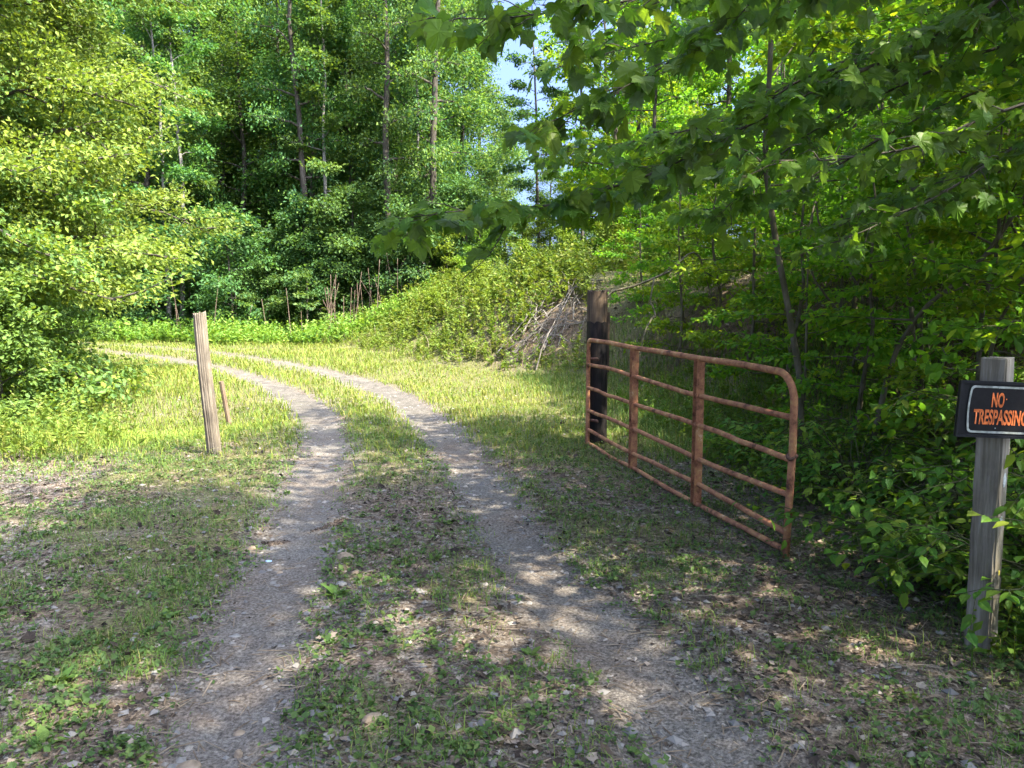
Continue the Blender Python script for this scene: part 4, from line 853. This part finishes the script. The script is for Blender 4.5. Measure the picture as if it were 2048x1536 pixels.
# gravel
def gravel(n, y0, y1, dens_fn, smin, smax, name, label, mat='gravel'):
    T = np.array([(1, .2, 0), (-.3, 1, .1), (-1, -.2, 0), (.2, -1, .1), (.1, .1, 1), (0, 0, -1.0)]); Fi = np.array([(0, 1, 4), (1, 2, 4), (2, 3, 4), (3, 0, 4), (1, 0, 5), (2, 1, 5), (3, 2, 5), (0, 3, 5)])
    x, y = sample(n, y0, y1, 1.4, 0.8); z, dm, s, dl, dr = field(x, y); ok = rg.random(n) < dens_fn(x, y, dl, dr, s); x, y, z = x[ok], y[ok], z[ok]; n = len(x)
    sz = smin * (smax / smin) ** (rg.random(n) ** 2.2); T3 = T[None] * (sz[:, None, None] * np.stack([rg.uniform(.7, 1.4, n), rg.uniform(.7, 1.4, n), rg.uniform(.4, .8, n)], 1)[:, None]) * (1 + rg.normal(0, .16, (n, len(T), 1)))
    a = rg.uniform(0, 6.28, n); c_, s_ = np.cos(a)[:, None], np.sin(a)[:, None]
    V = np.stack([T3[..., 0] * c_ - T3[..., 1] * s_ + x[:, None], T3[..., 0] * s_ + T3[..., 1] * c_ + y[:, None], T3[..., 2] + (z + sz * .15)[:, None]], -1)
    Fa = (Fi[None] + (np.arange(n) * len(T))[:, None, None]).reshape(-1, 3)
    stuff(name, V.reshape(-1, 3), Fa, np.repeat(np.clip(rg.normal(.45, .25, n), 0, 1), len(T)), mat, label)
gravel(52000, 1.9, 14, lambda x, y, dl, dr, s: np.clip(np.exp(-(dr / .38) ** 2) * (0.2 + 0.8 * sstep(4.0, 5.2, y)) + np.exp(-(dl / .38) ** 2) * 0.4 + 0.14 + 0.75 * np.exp(-((x + .75) / .28) ** 2 - ((y - 4.45) / .22) ** 2), 0, 1), .004, .028, 'gravel', 'small grey gravel worked into the wheel tracks')

# mown verge beyond the gate and around the bend
x, y = sample(185000, 7.5, 37, 1.25, 1.0, 0.62); z, dm, s, dl, dr = field(x, y)
dens = sstep(0.2, 0.42, dm) * sstep(7.5, 10.5, y) * np.where(s > 1.2, 0.25, 1) * (0.45 + .55 * sstep(.3, .55, fbm(x * 1.2, y * 1.2, 71)))
ok = rg.random(len(x)) < dens; x, y, z, s = x[ok], y[ok], z[ok], s[ok]; n = len(x); dscale = 1 + y / 22
V, Fc, rn = blades(np.stack([x, y, z - .01], 1), rg.uniform(.025, .15, n) * (.55 + .9 * fbm(x * .7, y * .7, 77)) * (1 + 0.4 * (x < -3.2)), rg.uniform(.006, .010, n) * dscale, rg, 1.5)
stuff('mown_grass', V, Fc, rn, 'meadow', 'sunlit short grass of the verge round the bend')
# tall grass by the leaning post and at the shrub feet
x, y = sample(60000, 7.0, 16, 1.3, 1.0, 0.72); z, dm, s, dl, dr = field(x, y)
edge = -2.75 - 0.42 * (y - 7.5)
dens = sstep(0, 1.2, edge - x) * sstep(7.0, 8.4, y + .5 * fbm(x, y, 91)) * (dm > .45) * (y < 15) * (0.3 + 0.7 * fbm(x * 1.5, y * 1.5, 81))
ok = rg.random(len(x)) < dens; x, y, z = x[ok], y[ok], z[ok]; n = len(x); ed = sstep(0, 2.5, (-2.75 - 0.42 * (y - 7.5)) - x)
V, Fc, rn = blades(np.stack([x, y, z - .01], 1), rg.uniform(.06, .26, n) * (0.6 + 0.9 * ed) * (.3 + .7 * sstep(7.4, 9.3, y)), rg.uniform(.005, .010, n), rg, 1.5)
stuff('tall_grass', V, Fc, rn, 'meadow', 'tall sunlit grass around the leaning post')

def weeds(x, y, h, nl, ls, name, mat, label, wid=0.8, stem='drystem', up=0.55):
    n = len(x); z = hz(x, y); t = rg.uniform(.15, 1, (n, nl)); lean = rg.normal(0, .18, (n, 1, 2)) * h[:, None, None]
    pos = np.stack([x[:, None] + lean[..., 0] * t, y[:, None] + lean[..., 1] * t, z[:, None] + t * h[:, None]], -1).reshape(-1, 3)
    az = rg.uniform(0, 6.28, n * nl); d = np.stack([np.cos(az), np.sin(az), rg.normal(up, .35, n * nl)], 1); sz = np.repeat(ls * (0.6 + h), nl) * (1.25 - .7 * t.ravel()) * rg.uniform(.6, 1.3, n * nl)
    A = place_leaves(pos, d, np.array([0, 0, 1.]) + rg.normal(0, .4, pos.shape), sz, RHOMB, rg, wid=np.full(n * nl, wid), rnd=np.clip(.5 * rg.random(n * nl) + .5 * np.repeat(rg.random(n), nl), 0, .999))
    w = .004 + .003 * h; top = np.stack([x + lean[:, 0, 0], y + lean[:, 0, 1], z + h], 1); b = np.stack([x, y, z - .02], 1); e_ = np.array([1.0, 0, 0])
    SV = np.stack([b - e_ * w[:, None], b + e_ * w[:, None], top], 1); SF = (np.array([[0, 1, 2]])[None] + (np.arange(n) * 3)[:, None, None]).reshape(-1, 3)
    V, Fc, rn = merge([A, (SV.reshape(-1, 3), SF, np.repeat(rg.random(n), 3))])
    return stuff(name, V, Fc, rn, mat, label)
# bank weeds round the bend
x, y = sample(30000, 13, 40, 1.1, 1, .66); z, dm, s, dl, dr = field(x, y)
cutm = np.exp(-((x - 0.9) / 1.2) ** 2 - ((y - 18.9) / 0.9) ** 2)
dens = sstep(-0.1, 0.9, s) * (1 - .88 * sstep(.3, .7, cutm)) * np.where(x > 2.0, .12, 1) * sstep(0.25, .5, fbm(x * .8, y * .8, 95)) * sstep(15.5, 18, y)
ok = rg.random(len(x)) < dens; x, y, s = x[ok], y[ok], s[ok]; h = rg.uniform(.22, .75, len(x)) * (0.55 + .95 * sstep(0, 3, s)); weeds(x, y, h, 18, .115, 'bank_weeds', 'bankweed', 'sunlit tall weeds covering the bank round the bend')
# weeds along the far side of the bend, before the woods
x = rg.uniform(-21, -2.5, 5200); y = rg.uniform(28.6, 33.5, 5200) + np.where(x < -12, 1.5, 0); z, dm, s, dl, dr = field(x, y)
ok = (dm > .9) & (rg.random(len(x)) < .35 + .65 * sstep(.35, .6, fbm(x * .5, y * .5, 98))); x, y = x[ok], y[ok]
weeds(x, y, rg.uniform(.2, 1.0, len(x)) * (.6 + .8 * fbm(x * .35, y * .35, 88)), 11, .14, 'meadow_weeds', 'bankweed', 'tall bright weeds between the bend and the dark woods')
# dry stems among them
x, y = sample(5000, 15, 38, 1.1, 1, .6); z, dm, s, dl, dr = field(x, y); dens = sstep(0, 1, s) * np.where(x > 2.4, .2, 1) * sstep(.42, .62, fbm(x * .6, y * .6, 97))
ok = rg.random(len(x)) < dens; x, y, z = x[ok], y[ok], z[ok]; V, Fc, rn = blades(np.stack([x, y, z], 1), rg.uniform(.3, .85, len(x)), rg.uniform(.008, .016, len(x)), rg, .7); stuff('dry_weed_stems', V, Fc, rn, 'drystem', 'brown dry stems standing among the bank weeds')
# weeds on the left verge
x, y = sample(9000, 7.2, 15, 1.3, 1, .75); edge = -3.6 - .42 * (y - 7.5); dens = sstep(0, 1.6, edge - x) * sstep(.36, .6, fbm(x * 1.1, y * 1.1, 99)) * (y > 7.8)
ok = rg.random(len(x)) < dens; x, y = x[ok], y[ok]; weeds(x, y, rg.uniform(.12, .62, len(x)), 14, .085, 'verge_weeds', 'bankweed', 'bright leafy weeds under the shrubs by the leaning post', .7)
# shaded slope grass and ground cover behind the gate
x, y = sample(110000, 7.5, 19, 1.3, 1.2, .62); z, dm, s, dl, dr = field(x, y); dens = sstep(-1.2, -.2, s) * np.where(s > 2.2, .12, 1) * (x > 0.1) * (y > 8) * (.4 + .6 * fbm(x, y, 103)) * (1 - .8 * sstep(.35, .7, np.exp(-((x - 0.9) / 1.7) ** 2 - ((y - 19.0) / 1.4) ** 2)))
ok = rg.random(len(x)) < dens; x, y, z = x[ok], y[ok], z[ok]; V, Fc, rn = blades(np.stack([x, y, z - .01], 1), rg.uniform(.09, .24, len(x)), rg.uniform(.007, .013, len(x)), rg, .9); stuff('slope_grass', V, Fc, rn, 'grass', 'shaded green grass on the slope behind the gate')
x, y = sample(16000, 3.2, 13, 1.3, 1.5, .75); z, dm, s, dl, dr = field(x, y); dens = sstep(-.45, .25, s) * sstep(.3, .52, fbm(x * 1.4, y * 1.4, 107)) * np.where(s > 3, .2, 1)
ok = rg.random(len(x)) < dens; x, y = x[ok], y[ok]; weeds(x, y, rg.uniform(.06, .34, len(x)), 11, .075, 'thicket_ground_cover', 'ovate', 'leafy ground cover along the foot of the shaded slope', .95)
# brown litter on the shaded slope
x, y = sample(16000, 6, 20, 1.2, 1.5, .75); z, dm, s, dl, dr = field(x, y); ok = (s > .6) & (rg.random(len(x)) < .8); x, y, z = x[ok], y[ok], z[ok]; n = len(x); az = rg.uniform(0, 6.28, n)
V, Fc, rn = place_leaves(np.stack([x, y, z + .02], 1), np.stack([np.cos(az), np.sin(az), rg.normal(0, .3, n)], 1), np.array([0, 0, 1.]) + rg.normal(0, .4, (n, 3)), rg.uniform(.05, .12, n), RHOMB, rg, wid=rg.uniform(.6, 1.4, n)); stuff('slope_litter', V, Fc, rn, 'litter', 'brown dead leaves on the shaded slope')

# ------------------------------------------------------------------ dead stalks at the woods edge
rk = rngf(640)
sx_ = np.sort(np.concatenate([rk.uniform(-10.6, -4.0, 8), rk.uniform(-14, -10.5, 4), rk.normal(-6.9, .45, 14), rk.normal(-5.2, .3, 8)]))
for i in range(34):
    x = float(sx_[i]); y = 30.6 + rk.normal(0, .5) - .0 * x; h = rk.uniform(1.4, 2.6); ln = rk.normal(0, .09, 2) if rk.random() > .2 else rk.normal(0, .4, 2)
    P = np.array([(0, 0, -.1), (ln[0] * h * .5 + rk.normal(0, .02), ln[1] * h * .5, h * .5), (ln[0] * h, ln[1] * h, h)]); ls_ = [(catmull(P, .3), None)]
    PP = catmull(P, .3); tv, tf = tubes([(PP, np.linspace(.02, .008, len(PP)))], 5); o = link('dead_stalk', mk_mesh('dead_stalk', tv, tf, M['stalk'], None, True)); o.location = (x, y, gz(x, y))
    tag(o, ordw(i) + ' from the left of the dead weed stalks before the dark woods', 'stalk', 'dead stalks at the woods edge')

# ------------------------------------------------------------------ fallen branches
def branch(name, P, r0, seed, label, group=None, forks=4, fl=.45, mat='deadwood'):
    r = rngf(seed); P = catmull(np.array(P, float), .12); b0 = P[0].copy(); P = P - b0; n = len(P); P[1:] += np.cumsum(r.normal(0, .006, (n - 1, 3)), 0); ls_ = [(P, np.linspace(r0, r0 * .3, n) * (1 + r.normal(0, .09, n)))]; d = norm(P[-1] - P[0])
    for k_ in range(forks):
        j = int(n * r.uniform(.25, .9)); q = norm(d + r.normal(0, .7, 3)) * fl * r.uniform(.4, 1.2); ls_.append((np.array([P[j], P[j] + q * .5 + r.normal(0, .03, 3), P[j] + q]), np.array([r0 * .45, r0 * .3, r0 * .12])))
    tv, tf = tubes(ls_, 7); o = link(name, mk_mesh(name, tv, tf, M[mat], None, True)); o.location = tuple(b0); return tag(o, label, 'branch', group)
hx_ = np.sort(np.clip(rk.normal(.95, .55, 48), 0.05, 2.1))
for i in range(48):
    a = rk.normal(.5, .9) + (math.pi if rk.random() < .2 else 0); L_ = rk.uniform(.35, 1.1); cx, cyy = float(hx_[i]), min(max(rk.normal(19.2, .5), 18.5), 20.2); dx, dy = math.cos(a) * L_ / 2, math.sin(a) * L_ / 2 * .6
    P = [(cx - dx, cyy - dy, gz(cx - dx, cyy - dy) + .06), (cx, cyy, gz(cx, cyy) + rk.uniform(.1, .3)), (cx + dx, cyy + dy, gz(cx + dx, cyy + dy) + rk.uniform(.08, .4))]
    branch('dead_branch', P, rk.uniform(.011, .026), 700 + i, ordw(i) + ' from the left of the dead branches heaped on the bank', 'heap of dead branches on the bank', 3, .4)
branch('fallen_limb', [(1.45, 12.6, gz(1.45, 12.6) + 1.0), (1.53, 12.5, 1.74), (1.97, 12.5, 1.9), (2.29, 12.5, 2.04), (2.58, 12.6, 2.16), (3.1, 12.9, 2.4), (3.6, 13.3, gz(3.6, 13.3) + .1)], .024, 731, 'long dead limb lying up the slope behind the black-wrapped post', None, 4, .5, 'mossbark')
branch('fallen_limb', [(2.27, 12.45, 2.05), (2.21, 12.4, 1.68), (2.28, 12.3, 1.45), (2.09, 12.2, 1.25), (1.86, 12.1, gz(1.86, 12.1) + .03)], .017, 732, 'crooked dead branch hanging down from the long dead limb', None, 3, .35, 'mossbark')
branch('fallen_limb', [(.55, 17.6, gz(.55, 17.6) + .02), (.75, 17.7, .75), (1.0, 17.9, 1.25), (1.25, 18.1, 1.75)], .02, 733, 'straight grey branch propped against the bank just left of the gate post', None, 1, .3)
branch('fallen_twig', [(1.55, 3.05, gz(1.55, 3.05) + .012), (1.72, 3.1, gz(1.72, 3.1) + .02), (1.85, 3.2, gz(1.85, 3.2) + .012)], .005, 734, 'short twig lying on the shaded soil toward the sign post', None, 1, .08, 'drystem2') if 'drystem2' in M else None

# ------------------------------------------------------------------ single stones and weeds in the foreground
M['stone'] = wood_mat('tan_stone', [(0.10, .075, .055), (.20, .155, .11), (.30, .24, .175)], (20, 20, 20), .5, .9); M['greystone'] = wood_mat('grey_stone', [(0.09, .088, .085), (.17, .165, .155), (.27, .255, .23)], (25, 25, 25), .5, .9)
M['bluechip'] = plain_mat('pale_blue_chip', (.36, .50, .60), .6, .15)
for x, y, sx, sy, sz, mt, rz, lb in ((-.57, 2.98, .055, .03, .022, 'stone', .9, 'flat tan stone lying on the weedy strip between the wheel tracks'), (-1.2, 2.69, .05, .035, .02, 'stone', .2, 'tan stone cut by the bottom edge of the picture'),
        (-1.1, 4.97, .06, .035, .035, 'stone', .1, 'largest rounded stone at the grassy edge of the left wheel track'), (-1.79, 5.2, .03, .022, .018, 'stone', .6, 'pinkish stone at the outer edge of the left wheel track'),
        (-1.48, 4.76, .024, .018, .014, 'stone', 1.1, 'small yellowish pebble in the left wheel track near the blue chip'), (-1.1, 2.96, .026, .02, .016, 'stone', .4, 'tan pebble in the middle of the near left wheel track'),
        (-1.05, 2.80, .022, .018, .018, 'stone', 2, 'small pointed tan pebble close to the bottom edge'), (-.97, 4.69, .04, .022, .018, 'stone', .8, 'tilted tan stone on the strip edge past the bright weed'),
        (-1.02, 4.48, .032, .024, .02, 'greystone', .3, 'pale grey stone beside the bright weed at the strip edge'), (-1.17, 4.56, .022, .018, .014, 'greystone', 1.5, 'small grey pebble on the inner edge of the left wheel track'),
        (-1.55, 4.80, .026, .016, .012, 'greystone', .1, 'grey pebble just before the blue chip'), (-1.42, 3.81, .03, .016, .014, 'greystone', .2, 'oval grey pebble at the outer edge of the near wheel track'),
        (.52, 3.05, .022, .018, .014, 'stone', .7, 'lone brown pebble in the near right wheel track')):
    o = link('stone', blob_mesh('stone', int(abs(x * 1000) + y * 100), sx, sy, sz, mt, 2, .2)); o.location = (x, y, gz(x, y) + sz * .45); o.rotation_euler = (0, 0, rz); tag(o, lb, 'stone', 'stones on the drive')
o = link('blue_chip', blob_mesh('blue_chip', 5, .024, .014, .006, 'bluechip', 2, .3)); o.location = (-1.61, 4.97, gz(-1.61, 4.97) + .012); o.rotation_euler = (.15, .1, .3); tag(o, 'pale blue chip lying in the left wheel track', 'chip')
# ridge of dark crumbs across the left track
pts = catmull(np.array([(-1.86, 5.33), (-1.66, 5.40), (-1.55, 5.52), (-1.45, 5.69), (-1.30, 5.83)]), .01); n = 620; ii = rk.integers(0, len(pts), n); ii = ii[vnoise(ii * .11, ii * 0.0, 5) > .25]; n = len(ii); q = pts[ii] + rk.normal(0, 1, (n, 2)) * (.010 + .022 * vnoise(ii * .06, ii * 0., 9))[:, None]
bm = bmesh.new(); bmesh.ops.create_icosphere(bm, subdivisions=1, radius=1); T = np.array([v_.co for v_ in bm.verts]); Fi = np.array([[v_.index for v_ in f.verts] for f in bm.faces]); bm.free()
sz = rk.uniform(.004, .012, n); V = T[None] * sz[:, None, None] * (1 + rk.normal(0, .2, (n, 12, 1))) + np.stack([q[:, 0], q[:, 1], hz(q[:, 0], q[:, 1]) + .008], 1)[:, None]
o = stuff('soil_ridge', V.reshape(-1, 3), (Fi[None] + (np.arange(n) * 12)[:, None, None]).reshape(-1, 3), np.repeat(rk.random(n) * .7, 12), 'litter', 'narrow ridge of dark crumbs crossing the left wheel track')
# distinct weeds
M['brightweed'] = leaf_mat('bright_weed_leaf', [(.06, .12, .03), (.085, .15, .032), (.12, .18, .036)], .35)
wl_me = [mk_mesh('leaf', OVATE[0] * (w_, 1, 1), OVATE[1], M['brightweed'], {'rnd': np.full(8, i / 5)}) for i, w_ in enumerate((.9, 1.1, .7, 1.0, .8))]
for x, y, s, nl, lb in ((.09, 3.56, .085, 7, 'upright weed with broad leaves alone at the edge of the right wheel track'), (-1.02, 4.34, .13, 10, 'bright green weed at the strip edge by the grey stone'), (-.52, 4.95, .08, 9, 'leafy weed on the strip just past the gravelly spot'),
        (-2.08, 4.56, .07, 8, 'broad-leaved weed on the left verge level with the blue chip'), (-2.0, 3.27, .11, 9, 'large bright weed on the near left verge'), (-1.79, 2.80, .10, 8, 'broad weed close to the bottom left corner'),
        (-.11, 2.96, .06, 7, 'small weed rosette at the near end of the strip'), (-.34, 2.84, .07, 8, 'weed rosette at the bottom edge between the tracks'), (1.9, 2.75, .08, 7, 'weed lit by a sun fleck near the foot of the sign post'), (1.35, 3.6, .07, 8, 'lone weed tuft on the soil before the gate'), (-1.85, 4.0, .1, 9, 'dark spreading weed beside the near left wheel track')):
    e = empty('weed', (x, y, gz(x, y)), lb, 'weed', 'single weeds on the drive'); r = rngf(int(abs(x) * 1000 + y * 10))
    for k_ in range(nl):
        a = k_ * 2.4 + r.normal(0, .3); el = r.uniform(.25, 1.0); o = link('leaf', wl_me[k_ % 5], e)
        o.matrix_local = leaf_matrix(np.array([math.cos(a) * .01, math.sin(a) * .01, 0.0]), np.array([math.cos(a) * math.cos(el), math.sin(a) * math.cos(el), math.sin(el)]), np.array([-math.cos(a) * math.sin(el), -math.sin(a) * math.sin(el), math.cos(el)]), s * r.uniform(.45, .85))
